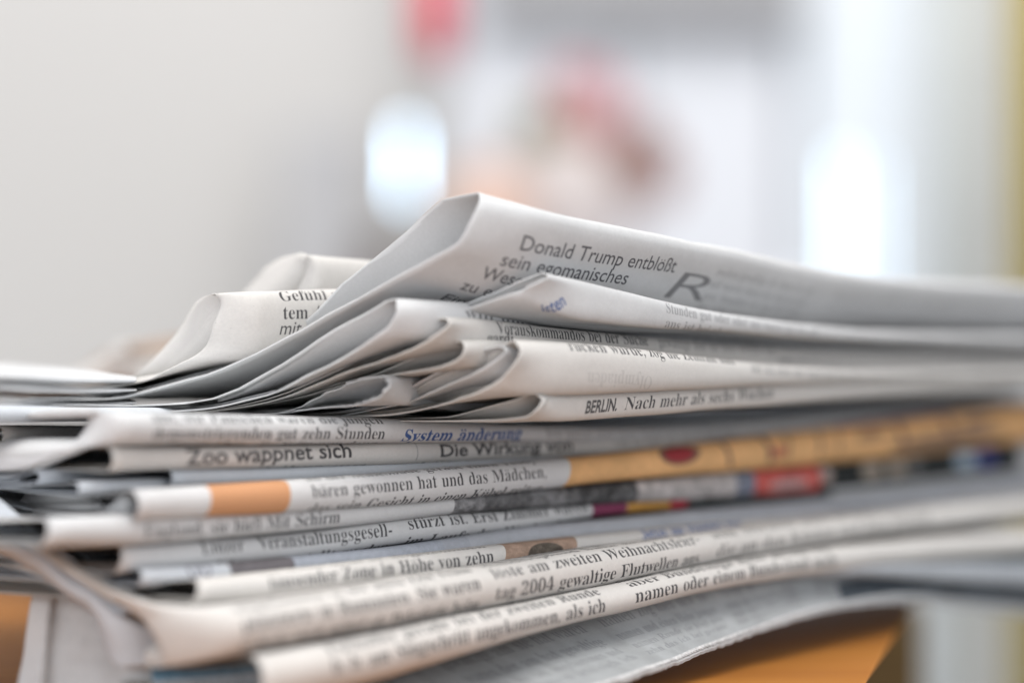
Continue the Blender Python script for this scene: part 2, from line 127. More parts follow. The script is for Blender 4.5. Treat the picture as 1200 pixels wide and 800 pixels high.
'sans': '''a427:411,80 -28,-18 -19,-6 -13,5 -4,18 0,231 -22,84 -58,48 -83,16 -60,-7 -49,-20 -40,-34 0,-97 45,42 48,24 49,8 45,-8 27,-26 9,-45 0,-24 -79,-28 -72,-29 -57,-42 -24,-71 14,-54 38,-40 58,-16 41,5 40,15 40,26 13,-26 22,-15 33,-5 26,3 26,11 34,21|258,91 -25,-20 -26,-13 -27,-4 -33,8 -23,22 -8,33 20,45 51,33 71,27
b500:148,682 -89,0 0,-657 50,-18 57,-12 60,-4 129,29 82,83 29,131 -25,115 -69,80 -100,29 -43,-4 -42,-14 -39,-23|148,332 35,27 33,15 34,4 66,-20 43,-54 16,-83 -18,-76 -48,-51 -71,-19 -29,2 -32,5 -29,7
c438:393,427 -41,16 -42,11 -47,4 -118,-30 -77,-83 -27,-129 29,-117 80,-79 119,-29 49,4 47,9 38,13 0,88 -42,-17 -39,-10 -38,-3 -80,18 -53,51 -19,80 18,80 47,53 72,19 38,-4 40,-13 46,-27
d510:451,682 -89,0 0,-242 -34,10 -30,6 -30,2 -116,-29 -79,-78 -29,-116 27,-125 75,-81 116,-29 189,0|362,75 -90,0 -81,19 -43,53 -13,75 18,82 50,54 76,20 28,-2 27,-5 28,-10
e479:438,130 -52,-29 -52,-19 -53,-6 -74,15 -51,45 -26,75 316,0 -24,138 -68,82 -103,27 -110,-29 -73,-79 -27,-120 25,-117 74,-88 119,-34 68,6 57,17 54,30|132,270 22,60 40,38 59,13 55,-14 35,-38 15,-59
f250:296,682 -70,9 -54,-12 -43,-31 -31,-39 -19,-53 -7,-74 0,-33 -63,0 0,-80 63,0 0,-369 89,0 0,369 81,0 0,80 -81,0 0,43 9,59 29,39 57,13 40,-8
g427:421,449 -185,0 -105,-19 -67,-53 -24,-83 3,-31 8,-28 13,-25 20,-22 25,-19 30,-16 0,-2 -38,-15 -24,-22 -9,-27 11,-29 34,-28 -64,-26 -37,-41 -12,-57 27,-70 73,-48 107,-18 114,17 73,49 25,77 -12,53 -42,44 -76,28 -76,17 -45,19 -16,22 34,31 74,15 74,39 20,27 16,36 6,38 -4,35 -15,30 -28,33 92,0|296,293 -11,-44 -30,-29 -45,-11 -47,10 -32,29 -11,43 12,41 32,29 45,11 43,-11 32,-28|333,-94 -15,-35 -42,-22 -67,-8 -68,8 -43,23 -14,38 13,35 36,24 53,9 63,-6 58,-22
h500:150,682 -89,0 0,-682 89,0 0,322 39,38 36,21 37,6 47,-14 30,-37 11,-58 0,-278 89,0 0,275 -20,102 -54,61 -79,20 -49,-8 -46,-23 -39,-37 -2,0
i219:154,449 -89,0 0,-449 89,0|163,585 -16,37 -37,16 -37,-16 -16,-37 16,-37 37,-16 37,16
j219:150,449 -89,0 0,-515 -9,-44 -23,-33 -35,-21 67,-66 49,37 30,54 10,80|159,585 -16,37 -37,16 -37,-16 -16,-37 16,-37 37,-16 37,16
k479:460,449 -106,0 -199,-220 225,-229 120,0 -232,229|151,682 -89,0 0,-682 89,0
l219:154,682 -89,0 0,-682 89,0
m771:59,449 0,-449 89,0 0,326 35,34 36,18 41,5 41,-11 29,-34 11,-59 0,-279 89,0 0,326 34,29 34,21 32,7 47,-12 33,-36 13,-57 0,-278 89,0 0,282 -18,93 -52,61 -79,22 -59,-11 -49,-29 -42,-41 -35,45 -46,27 -53,9 -42,-7 -44,-23 -45,-38 0,59
n500:150,449 -89,0 0,-449 89,0 0,322 39,38 36,21 37,6 47,-14 30,-37 11,-58 0,-278 89,0 0,277 -21,102 -55,59 -77,20 -49,-8 -46,-23 -39,-37 -2,0
o552:273,458 -121,-31 -84,-81 -32,-117 31,-123 83,-84 123,-31 127,30 85,83 31,125 -32,118 -85,81|272,378 79,-20 54,-52 20,-78 -19,-84 -53,-54 -81,-19 -76,20 -51,55 -18,83 19,77 51,52
p500:146,11 32,-11 29,-7 29,-2 118,30 80,80 30,120 -29,125 -86,77 -138,26 -154,0 0,-679 89,0|146,369 81,0 81,-17 49,-51 16,-79 -19,-78 -50,-53 -74,-20 -28,2 -28,7 -28,11
q500:354,-230 89,0 0,679 -164,0 -155,-43 -71,-94 -17,-91 30,-120 80,-80 118,-30 27,2 31,5 32,9|354,369 0,-283 -28,-11 -28,-7 -28,-2 -74,21 -50,56 -19,79 22,83 55,49 69,15
r396:69,449 0,-449 89,0 0,235 15,70 39,49 55,19 25,-6 29,-15 29,-23 47,77 -36,29 -35,17 -36,6 -42,-11 -44,-37 -44,-64 -2,0 0,103
s385:324,421 -46,21 -44,12 -42,4 -78,-15 -52,-42 -18,-65 54,-96 102,-63 54,-57 -9,-27 -24,-17 -33,-7 -41,6 -50,20 -56,33 0,-96 54,-24 50,-13 52,-4 76,17 53,46 19,69 -10,42 -32,40 -59,44 -63,39 -35,29 -11,22 16,29 43,12 37,-5 44,-15 49,-27
t333:167,542 -167,-163 0,-10 78,0 0,-237 16,-73 49,-49 81,-19 34,4 39,11 35,15 0,83 -35,-18 -34,-11 -32,-4 -28,6 -25,21 -11,41 0,230 142,0 0,80 -142,0
u500:437,0 0,449 -89,0 0,-321 -32,-35 -36,-21 -39,-7 -51,12 -31,33 -10,54 0,285 -89,0 0,-279 20,-97 54,-61 81,-21 46,8 46,23 41,35 0,-57
v438:206,-9 30,0 198,458 -95,0 -118,-276 -121,276 -97,0
w719:393,449 -66,0 -114,-272 -118,272 -95,0 200,-458 28,0 132,314 133,-314 28,0 198,458 -95,0 -117,-272
x500:487,449 -114,0 -128,-154 -133,154 -112,0 189,-221 -189,-228 112,0 133,161 141,-161 114,0 -198,228
y438:438,449 -100,0 -116,-253 -121,253 -101,0 174,-353 -153,-326 99,0
z417:404,449 -383,0 0,-80 228,0 -238,-369 394,0 0,80 -240,0
A667:362,686 -69,0 -293,-686 100,0 86,201 290,0 91,-201 100,0|326,536 110,-247 -212,0
B563:75,0 234,0 137,29 74,68 23,85 -20,83 -56,61 -88,34 0,2 59,35 34,48 11,63 -22,83 -68,65 -120,26 -198,0|173,594 90,0 71,-13 37,-35 11,-47 -16,-61 -48,-36 -80,-12 -65,0|173,302 118,0 85,-14 50,-37 16,-55 -12,-51 -45,-40 -89,-17 -123,0
C708:656,635 -86,32 -77,18 -71,6 -193,-47 -132,-127 -49,-186 39,-152 120,-132 209,-56 97,8 80,21 70,31 0,107 -79,-42 -80,-26 -79,-9 -144,33 -97,91 -35,135 36,134 96,93 140,34 77,-8 77,-23 81,-40
D750:76,0 266,0 194,50 124,125 44,166 -38,160 -119,128 -206,53 -265,0|174,594 151,0 157,-35 91,-92 30,-126 -21,-103 -83,-103 -169,-47 -156,0
E500:462,682 -387,0 0,-682 396,0 0,88 -298,0 0,212 279,0 0,88 -279,0 0,206 289,0
F469:440,682 -364,0 0,-682 98,0 0,317 266,0 0,88 -266,0 0,189 266,0
G740:673,336 -229,0 0,-88 131,0 0,-140 -47,-14 -50,-9 -51,-4 -144,33 -96,91 -36,135 35,133 94,93 134,35 82,-8 82,-22 81,-37 0,99 -93,35 -75,18 -75,5 -187,-47 -130,-126 -49,-181 48,-179 128,-122 187,-45 89,6 84,18 87,32
H729:653,682 -98,0 0,-297 -382,0 0,297 -98,0 0,-682 98,0 0,297 382,0 0,-297 98,0
I250:174,682 -98,0 0,-682 98,0
J250:174,682 -98,0 0,-661 -6,-88 -31,-53 -76,-17 -25,0 18,-91 30,-2 110,29 60,79 18,114
K656:285,359 297,323 -122,0 -287,-312 0,312 -98,0 0,-682 98,0 0,337 347,-337 135,0
L490:172,682 -98,0 0,-682 406,0 0,88 -308,0
M781:709,682 -91,0 -227,-280 -226,280 -92,0 0,-682 98,0 0,531 2,0 210,-264 16,0 210,264 2,0 0,-531 98,0
N781:706,682 -92,0 0,-528 -462,528 -78,0 0,-682 92,0 0,525 456,-525 84,0
O823:45,341 45,-173 126,-127 193,-50 198,50 127,127 44,173 -45,175 -127,126 -195,49 -193,-49 -127,-126|146,341 35,134 94,92 136,34 137,-34 94,-92 35,-134 -35,-134 -94,-92 -137,-34 -136,34 -94,92
P510:70,682 0,-682 98,0 0,295 102,0 130,26 75,68 25,97 -23,99 -72,70 -122,27|168,594 115,0 70,-16 36,-39 10,-49 -15,-58 -41,-36 -64,-13 -111,0
Q823:496,0 147,65 100,120 37,154 -48,180 -127,125 -184,47 -196,-45 -132,-123 -48,-182 37,-157 100,-119 149,-65 100,-65 111,-49 124,-25 88,87 -3,3 -69,-7 -81,16 -105,39 0,2|417,601 135,-35 93,-94 34,-134 -34,-128 -91,-93 -135,-36 -152,36 -91,95 -30,128 25,113 85,103
R604:77,682 0,-682 98,0 0,296 41,0 49,-9 56,-44 76,-103 90,-140 117,0 -39,53 -28,41 -26,41 -49,78 -48,63 -55,48 62,39 39,56 13,72 -27,102 -78,66 -119,23|175,598 63,0 77,-12 43,-36 14,-55 -11,-54 -41,-41 -82,-16 -63,0
S458:399,643 -49,27 -51,16 -52,5 -109,-23 -72,-62 -26,-97 76,-141 143,-93 76,-110 -12,-39 -36,-33 -63,-14 -65,11 -61,34 -54,54 0,-124 58,-35 63,-21 70,-7 98,24 68,65 25,96 -76,157 -143,89 -76,100 14,42 38,29 56,10 49,-6 54,-22 57,-43
T604:587,682 -570,0 0,-88 236,0 0,-594 98,0 0,594 236,0
U708:648,682 -98,0 0,-397 -3,-59 -13,-50 -27,-40 -39,-28 -53,-20 -68,-7 -56,6 -49,20 -42,32 -24,33 -13,43 -4,64 0,403 -98,0 0,-424 42,-152 104,-87 138,-28 169,35 101,96 33,146
V604:604,682 -97,0 -204,-479 -205,479 -98,0 295,-688 20,0
W1042:1041,682 -97,0 -186,-470 -190,470 -93,0 -189,-470 -188,470 -98,0 276,-688 19,0 226,558 224,-558 19,0
X708:687,682 -118,0 -213,-260 -214,260 -119,0 273,-329 -294,-353 119,0 235,282 232,-282 118,0 -291,353
Y604:301,447 -183,235 -118,0 253,-321 0,-361 98,0 0,360 253,322 -118,0
Z646:450,594 -434,-594 615,0 0,88 -434,0 434,594 -588,0 0,-88
0500:470,341 -28,184 -76,122 -116,44 -116,-44 -76,-122 -28,-184 28,-184 76,-122 116,-44 116,44 76,122|372,341 -15,-138 -42,-88 -65,-31 -65,31 -42,88 -15,138 15,138 42,88 65,31 65,-31 42,-88
1500:300,682 -98,0 0,-682 98,0
2500:466,93 -261,0 123,156 68,120 21,109 -27,111 -72,75 -109,27 -54,-7 -53,-22 -54,-36 0,-123 53,55 52,29 49,8 60,-17 42,-44 15,-67 -5,-51 -16,-45 -27,-50 -71,-105 -84,-109 -82,-100 0,-7 432,0
3500:81,569 43,17 37,9 36,3 63,-12 40,-36 15,-54 -15,-53 -45,-34 -75,-12 0,-90 81,-12 49,-42 16,-60 -14,-58 -38,-37 -58,-14 -50,6 -51,17 -51,29 0,-106 49,-21 48,-13 48,-5 112,27 75,72 28,108 -10,68 -32,58 -56,36 50,38 28,49 9,66 -25,94 -70,62 -106,22 -48,-3 -42,-10 -41,-16
4500:398,691 -42,0 -345,-422 0,-45 289,0 0,-224 98,0 0,224 73,0 0,88 -73,0|298,506 2,0 0,-194 -158,0
5500:404,682 -303,0 0,-355 129,4 81,-46 29,-78 -19,-62 -51,-44 -71,-17 -50,6 -50,16 -49,28 0,-101 56,-24 53,-14 56,-4 115,29 79,76 29,113 -30,113 -85,78 -133,23 0,171 214,0
6500:317,691 -149,-133 -93,-156 -31,-169 28,-127 77,-84 115,-31 101,28 72,74 28,102 -25,102 -68,71 -98,26 -42,-4 -35,-11 -30,-13 45,95 73,86 91,69|146,265 38,22 33,11 37,3 58,-14 40,-37 15,-54 -14,-59 -38,-39 -57,-14 -66,22 -44,62
7500:490,682 -441,0 0,-93 295,0 -250,-560 87,-38
8500:468,184 -11,66 -31,56 -53,42 48,43 28,50 9,52 -27,102 -71,70 -103,26 -107,-26 -74,-69 -28,-101 10,-56 27,-49 44,-42 -54,-43 -32,-54 -11,-66 29,-99 79,-69 112,-26 110,26 77,69|360,495 -15,-51 -38,-37 -54,-14 -54,15 -38,37 -15,52 14,53 38,35 57,13 54,-14 37,-36|370,192 -14,-53 -40,-40 -66,-15 -62,14 -42,38 -16,56 15,56 42,38 65,14 61,-14 42,-38
9500:187,-9 142,124 97,159 35,168 -28,128 -77,88 -112,33 -110,-30 -72,-75 -26,-97 26,-101 69,-71 98,-27 37,4 36,9 33,16 -37,-88 -70,-87 -101,-81|134,490 15,56 39,38 58,14 58,-17 40,-45 16,-61 -5,-55 -37,-21 -36,-12 -32,-4 -59,15 -41,38
.219:109,111 -30,-8 -22,-22 -8,-30 8,-30 22,-22 30,-8 30,8 22,22 8,30 -8,30 -22,22
,219:59,-118 65,34 39,52 13,58 -9,51 -24,34 -38,12 -30,-7 -21,-21 -8,-29 14,-40 35,-16 2,-39 -12,-40 -26,-30
-323:283,267 -243,0 0,-93 243,0
ß500:59,0 89,0 0,506 14,69 36,36 52,11 50,-14 35,-38 13,-54 -13,-58 -39,-35 -65,-11 0,-80 89,-18 44,-50 12,-66 -13,-64 -37,-43 -55,-15 -24,2 -24,9 0,-87 64,-9 95,26 62,71 23,108 -15,83 -44,61 -68,35 0,2 53,35 34,51 12,63 -23,89 -65,56 -102,20 -99,-20 -67,-59 -24,-95''',
}

# ------------------------------------------------------------------ lettering: glyph outlines -> coverage
GLYPHS = {}
for fname, blob in GLYPH_DATA.items():
    g = {}
    for line in blob.split('\n'):
        ch, rest = line[0], line[1:]
        adv, cont = rest.split(':', 1)
        polys = []
        if cont:
            for c in cont.split('|'):
                x = y = 0
                pts = []
                for pr in c.split(' '):
                    dx, dy = pr.split(',')
                    x += int(dx); y += int(dy)
                    pts.append((x, y))
                if len(pts) > 2:
                    polys.append(pts)
        g[ch] = (float(adv), polys)
    GLYPHS[fname] = g


def xheight(font):
    return max(p[1] for p in GLYPHS[font]['x'][1][0])


def glyph(font, ch):
    """advance and contours of one character, umlauts composed from their base letter"""
    g = GLYPHS[font]
    if ch == ' ':
        return (230.0 if font == 'serif' else 300.0), []
    base = {'ä': 'a', 'ö': 'o', 'ü': 'u', 'Ä': 'A', 'Ö': 'O', 'Ü': 'U'}.get(ch)
    if base:
        adv, polys = g[base]
        yh = max(p[1] for c in polys for p in c) + 75
        r = 36
        dots = []
        for cx in (adv * 0.30, adv * 0.70):
            dots.append([(cx + r * math.cos(k * math.pi / 4), yh + r * math.sin(k * math.pi / 4)) for k in range(8)])
        return adv, polys + dots
    if ch in g:
        return g[ch]
    s = GLYPHS['sans'].get(ch, (250.0, []))
    k = xheight(font) / xheight('sans')
    return s[0] * k, [[(x * k, y * k) for x, y in c] for c in s[1]]


def glyph_sd(polys, X, Y):
    """signed distance (positive inside) of points to even-odd contours"""
    inside = np.zeros(X.shape, bool)
    best = np.full(X.shape, 1e18)
    for c in polys:
        n = len(c)
        for k in range(n):
            x0, y0 = c[k]
            x1, y1 = c[(k + 1) % n]
            dx, dy = x1 - x0, y1 - y0
            L = dx * dx + dy * dy
            if L == 0:
                continue
            t = np.clip(((X - x0) * dx + (Y - y0) * dy) / L, 0, 1)
            d = (X - x0 - t * dx) ** 2 + (Y - y0 - t * dy) ** 2
            np.minimum(best, d, out=best)
            if y0 != y1:
                cr = ((Y >= y0) != (Y >= y1)) & (X < (Y - y0) * dx / dy + x0)
                inside ^= cr
    return np.where(inside, 1, -1) * np.sqrt(best)


RES = 14.0      # texels per millimetre of paper


def smooth_noise(h, w, cell, rng):
    gh, gw = int(h / cell) + 3, int(w / cell) + 3
    g = rng.random((gh, gw))
    yy = np.arange(h) / cell
    xx = np.arange(w) / cell
    y0 = yy.astype(int); x0 = xx.astype(int)
    fy = (yy - y0); fx = (xx - x0)
    fy = fy * fy * (3 - 2 * fy); fx = fx * fx * (3 - 2 * fx)
    a = g[y0][:, x0]; b = g[y0][:, x0 + 1]; c = g[y0 + 1][:, x0]; d = g[y0 + 1][:, x0 + 1]
    fy = fy[:, None]; fx = fx[None, :]
    return a * (1 - fy) * (1 - fx) + b * (1 - fy) * fx + c * fy * (1 - fx) + d * fy * fx


class Page:
    """what is printed on a sheet; u runs along the fold, v from the ridge downwards, both in mm"""
    def __init__(self, u0, u1, v0, v1, paper, seed):
        self.u0, self.u1, self.v0, self.v1 = u0, u1, v0, v1
        self.w = int((u1 - u0) * RES); self.h = int((v1 - v0) * RES)
        self.rng = np.random.default_rng(seed)
        self.a = np.ones((self.h, self.w, 3), np.float32) * np.array(paper, np.float32)
        f = smooth_noise(self.h, self.w, 3, self.rng) * .5 + smooth_noise(self.h, self.w, 14, self.rng) * .5
        self.a *= (0.965 + 0.07 * f)[:, :, None]
        sp = self.rng.random((self.h, self.w)) > 0.9996
        self.a[sp] *= 0.62

    def uv_grid(self, x0, x1, y0, y1):
        u = self.u0 + (np.arange(x0, x1) + .5) / RES
        v = self.v0 + (np.arange(y0, y1) + .5) / RES
        return np.meshgrid(u, v)

    def clampbox(self, ua, ub, va, vb):
        x0 = max(0, int((ua - self.u0) * RES)); x1 = min(self.w, int((ub - self.u0) * RES) + 1)
        y0 = max(0, int((va - self.v0) * RES)); y1 = min(self.h, int((vb - self.v0) * RES) + 1)
        return x0, x1, y0, y1

    def text(self, s, p0, p1, xh, font='serif', ink=(.05, .05, .055), shear=0.0, weight=0.0, alpha=1.0):
        (ua, va), (ub, vb) = p0, p1
        L = math.hypot(ub - ua, vb - va)
        if L < .5:
            return
        ca, sa = (ub - ua) / L, (vb - va) / L
        total = sum(glyph(font, c)[0] for c in s)
        sx = L / total
        sy = xh / xheight(font)
        if self.rng.random() < 2:
            off = 0.0
        ink = np.array(ink, np.float32)
        for c in s:
            adv, polys = glyph(font, c)
            if polys:
                gx = [p[0] for q in polys for p in q]; gy = [p[1] for q in polys for p in q]
                cs = []
                for X in (min(gx) - 25, max(gx) + 25):
                    for Y in (min(gy) - 25, max(gy) + 25):
                        al = off + X * sx + shear * Y * sy
                        up = Y * sy
                        cs.append((ua + al * ca + up * sa, va + al * sa - up * ca))
                x0, x1, y0, y1 = self.clampbox(min(q[0] for q in cs), max(q[0] for q in cs),
                                               min(q[1] for q in cs), max(q[1] for q in cs))
                if x1 > x0 and y1 > y0:
                    U, V = self.uv_grid(x0, x1, y0, y1)
                    al = (U - ua) * ca + (V - va) * sa
                    up = (U - ua) * sa - (V - va) * ca
                    Y = up / sy
                    X = (al - off - shear * up) / sx
                    sd = glyph_sd(polys, X, Y)
                    cov = np.clip(.5 + (sd + weight) * (sy * RES) * .8, 0, 1) * alpha
                    cov *= (0.86 + .14 * self.rng.random(cov.shape))
                    cov = cov[:, :, None].astype(np.float32)
                    blk = self.a[y0:y1, x0:x1]
                    self.a[y0:y1, x0:x1] = blk * (1 - cov) + ink * cov
            off += adv * sx

    def fill(self, ua, ub, va, vb, color, slant=0.0, alpha=1.0, texture=0.0, cell=10, round_=0.0):
        """printed block of flat or mottled colour"""
        x0, x1, y0, y1 = self.clampbox(ua - abs(slant) * 10, ub + abs(slant) * 10, va, vb)
        if x1 <= x0 or y1 <= y0:
            return
        U, V = self.uv_grid(x0, x1, y0, y1)
        Us = U - slant * V
        m = np.clip((Us - ua) * RES + .5, 0, 1) * np.clip((ub - Us) * RES + .5, 0, 1)
        if round_ > 0:
            cx, cy = (ua + ub) / 2, (va + vb) / 2
            q = ((Us - cx) / ((ub - ua) / 2)) ** 2 + ((V - cy) / ((vb - va) / 2)) ** 2
            m = m * np.clip((1 - q) * 6, 0, 1)
        col = np.array(color, np.float32)[None, None, :] * np.ones((y1 - y0, x1 - x0, 1), np.float32)
        if texture > 0:
            n = smooth_noise(y1 - y0, x1 - x0, cell, self.rng) * .6 + smooth_noise(y1 - y0, x1 - x0, cell / 3.5, self.rng) * .4
            col = col * (1 + texture * (n - .5) * 2.4)[:, :, None]
            col = col * (1 + .15 * (self.rng.random((y1 - y0, x1 - x0, 1)) - .5))
        m = (m * alpha)[:, :, None].astype(np.float32)
        self.a[y0:y1, x0:x1] = self.a[y0:y1, x0:x1] * (1 - m) + col * m

    def column(self, ua, ub, va, vb, pitch=2.9, xh=1.25, ink=(.09, .09, .1), tilt=0.0, ragged=True, alpha=.9):
        """running newspaper text set line under line, words taken from the lines that can be read"""
        words = ('zweiten Runde angekommen und das waren die jungen gut zehn Stunden tausend gewaltige als ich gerade '
                 'bei der hat zog sich einen ist von Höhe am löste erst sie hieß mit namen oder aus').split()
        v = va
        while v < vb:
            u = ua
            out = []
            n = max(2, int((ub - ua) / 4.4))
            for k in range(n):
                out.append(words[int(self.rng.random() * len(words))])
            s = ' '.join(out)
            self.text(s, (ua, v), (ub, v + tilt * (ub - ua)), xh, ink=ink, alpha=alpha)
            v += pitch

    def image(self, name):
        a = np.clip(self.a, 0, 1)
        s = np.where(a <= .0031308, a * 12.92, 1.055 * np.power(np.maximum(a, 1e-6), 1 / 2.4) - .055)
        buf = np.ones((self.h, self.w, 4), np.float32)
        buf[:, :, :3] = s
        buf = buf[::-1]
        img = bpy.data.images.new(name, self.w, self.h)
        img.colorspace_settings.name = 'sRGB'
        img.pixels.foreach_set(np.ascontiguousarray(buf).ravel())
        img.update()
        img.pack()
        return img


# ------------------------------------------------------------------ materials
def principled(m):
    return m.node_tree.nodes['Principled BSDF']


def paper_material(name, color, image=None, see_through=0.28):
    m = bpy.data.materials.new(name)
    m.use_nodes = True
    nt = m.node_tree
    N, L = nt.nodes, nt.links
    b = principled(m)
    b.inputs['Roughness'].default_value = .82
    b.inputs['Specular IOR Level'].default_value = .18
    tc = N.new('ShaderNodeTexCoord')
    mp = N.new('ShaderNodeMapping')
    mp.inputs['Scale'].default_value = (1000, 1000, 1000)      # millimetres
    L.new(tc.outputs['Object'], mp.inputs['Vector'])
    n1 = N.new('ShaderNodeTexNoise')
    n1.inputs['Scale'].default_value = 2.2; n1.inputs['Detail'].default_value = 5
    L.new(mp.outputs['Vector'], n1.inputs['Vector'])
    n2 = N.new('ShaderNodeTexNoise')
    n2.inputs['Scale'].default_value = .09; n2.inputs['Detail'].default_value = 3
    L.new(mp.outputs['Vector'], n2.inputs['Vector'])
    r1 = N.new('ShaderNodeMapRange')
    r1.inputs['To Min'].default_value = .93; r1.inputs['To Max'].default_value = 1.05
    L.new(n1.outputs['Fac'], r1.inputs['Value'])
    r2 = N.new('ShaderNodeMapRange')
    r2.inputs['To Min'].default_value = .90; r2.inputs['To Max'].default_value = 1.08
    L.new(n2.outputs['Fac'], r2.inputs['Value'])
    mu = N.new('ShaderNodeMath'); mu.operation = 'MULTIPLY'
    L.new(r1.outputs['Result'], mu.inputs[0]); L.new(r2.outputs['Result'], mu.inputs[1])
    vm = N.new('ShaderNodeVectorMath'); vm.operation = 'SCALE'
    if image:
        it = N.new('ShaderNodeTexImage'); it.image = image; it.extension = 'EXTEND'; it.interpolation = 'Linear'
        L.new(it.outputs['Color'], vm.inputs[0])
    else:
        vm.inputs[0].default_value = color
    L.new(mu.outputs[0], vm.inputs['Scale'])
    L.new(vm.outputs['Vector'], b.inputs['Base Color'])
    bp = N.new('ShaderNodeBump')
    bp.inputs['Strength'].default_value = .25
    bp.inputs['Distance'].default_value = .00006
    L.new(n1.outputs['Fac'], bp.inputs['Height'])
    L.new(bp.outputs['Normal'], b.inputs['Normal'])
    if see_through > 0:
        tr = N.new('ShaderNodeBsdfTranslucent')
        L.new(vm.outputs['Vector'], tr.inputs['Color'])
        mx = N.new('ShaderNodeMixShader'); mx.inputs['Fac'].default_value = see_through
        L.new(b.outputs['BSDF'], mx.inputs[1]); L.new(tr.outputs['BSDF'], mx.inputs[2])
        L.new(mx.outputs['Shader'], N['Material Output'].inputs['Surface'])
    return m


def plain_material(name, color, rough=.7, var=.12, scale=6.0, emit=None, strength=0):
    m = bpy.data.materials.new(name)
    m.use_nodes = True
    nt = m.node_tree
    N, L = nt.nodes, nt.links
    b = principled(m)
    b.inputs['Roughness'].default_value = rough
    tc = N.new('ShaderNodeTexCoord')
    n1 = N.new('ShaderNodeTexNoise'); n1.inputs['Scale'].default_value = scale; n1.inputs['Detail'].default_value = 4
    L.new(tc.outputs['Object'], n1.inputs['Vector'])
    r1 = N.new('ShaderNodeMapRange')
    r1.inputs['To Min'].default_value = 1 - var; r1.inputs['To Max'].default_value = 1 + var
    L.new(n1.outputs['Fac'], r1.inputs['Value'])
    vm = N.new('ShaderNodeVectorMath'); vm.operation = 'SCALE'
    vm.inputs[0].default_value = color
    L.new(r1.outputs['Result'], vm.inputs['Scale'])
    L.new(vm.outputs['Vector'], b.inputs['Base Color'])
    if emit:
        b.inputs['Emission Color'].default_value = (*emit, 1)
        b.inputs['Emission Strength'].default_value = strength
    return m


def wood_material(name, c0, c1):
    m = bpy.data.materials.new(name)
    m.use_nodes = True
    nt = m.node_tree
    N, L = nt.nodes, nt.links
    b = principled(m)
    b.inputs['Roughness'].default_value = .6
    b.inputs['Specular IOR Level'].default_value = .2
    tc = N.new('ShaderNodeTexCoord')
    mp = N.new('ShaderNodeMapping'); mp.inputs['Scale'].default_value = (6, 90, 90)
    L.new(tc.outputs['Object'], mp.inputs['Vector'])
    n1 = N.new('ShaderNodeTexNoise'); n1.inputs['Scale'].default_value = 1.3; n1.inputs['Detail'].default_value = 6
    n1.inputs['Distortion'].default_value = .6
    L.new(mp.outputs['Vector'], n1.inputs['Vector'])
    cr = N.new('ShaderNodeValToRGB')
    cr.color_ramp.elements[0].position = .3; cr.color_ramp.elements[0].color = (*c0, 1)
    cr.color_ramp.elements[1].position = .7; cr.color_ramp.elements[1].color = (*c1, 1)
    L.new(n1.outputs['Fac'], cr.inputs['Fac'])
    L.new(cr.outputs['Color'], b.inputs['Base Color'])
    bp = N.new('ShaderNodeBump'); bp.inputs['Strength'].default_value = .2; bp.inputs['Distance'].default_value = .0002
    L.new(n1.outputs['Fac'], bp.inputs['Height']); L.new(bp.outputs['Normal'], b.inputs['Normal'])
    return m


WARM = (.665, .648, .622)
NEUTRAL = (.645, .650, .652)
COOL = (.585, .615, .650)
MAT_PAPER = {}


def plain_paper(color):
    if color not in MAT_PAPER:
        MAT_PAPER[color] = paper_material('newsprint', color)
    return MAT_PAPER[color]


# ------------------------------------------------------------------ laying things out
TAN = 0.86                       # how fast the folds recede to the right
TH = math.atan(TAN)
S_DIR = np.array([math.cos(TH), math.sin(TH), 0.0])
N_DIR = np.array([math.sin(TH), -math.cos(TH), 0.0])


def P(px, py, Y):
    """point of the place seen at (px, py) of the 1200 x 800 photograph, Y mm in front of the lens"""
    return np.array([(px - 600) / F_PX * Y, Y, (400 - py) / F_PX * Y])


def plane(px, xf):
    X0 = (xf - 600) / F_PX * 350.0
    return (350.0 - TAN * X0) / (1 - TAN * (px - 600) / F_PX)


def bend(px):
    """towards the right the whole stack curves away from the lens"""
    return 42.0 * max(0.0, (px - 740) / 550.0) ** 1.35


def recede(px, Y, ref):
    """depth of a point measured for folds that recede by 0.70, carried over to the slope used here"""
    X0 = (ref - 600) / F_PX * 350.0
    return Y + bend(px) + plane(px, ref) - (350.0 - .70 * X0) / (1 - .70 * (px - 600) / F_PX)


def to_px(W):
    return 600 + F_PX * W[..., 0] / W[..., 1], 400 - F_PX * W[..., 2] / W[..., 1]


def catmull(pts, n):
    """dense smooth polyline through points"""
    pts = np.asarray(pts, float)
    if len(pts) < 3:
        return np.array([pts[0] + (pts[-1] - pts[0]) * k / (n - 1) for k in range(n)])
    e = np.vstack([2 * pts[0] - pts[1], pts, 2 * pts[-1] - pts[-2]])
    out = []
    m = len(pts) - 1
    per = max(2, n // m)
    for k in range(m):
        p0, p1, p2, p3 = e[k:k + 4]
        # centripetal
        d1 = max(np.linalg.norm(p1 - p0) ** .5, 1e-4); d2 = max(np.linalg.norm(p2 - p1) ** .5, 1e-4)
        d3 = max(np.linalg.norm(p3 - p2) ** .5, 1e-4)
        m1 = (p2 - p1) + d2 * ((p1 - p0) / d1 - (p2 - p0) / (d1 + d2))
        m2 = (p2 - p1) + d2 * ((p3 - p2) / d3 - (p3 - p1) / (d2 + d3))
        for q in range(per):
            t = q / per
            out.append((2 * t ** 3 - 3 * t * t + 1) * p1 + (t ** 3 - 2 * t * t + t) * m1 +
                       (-2 * t ** 3 + 3 * t * t) * p2 + (t ** 3 - t * t) * m2)
    out.append(pts[-1])
    return np.array(out)


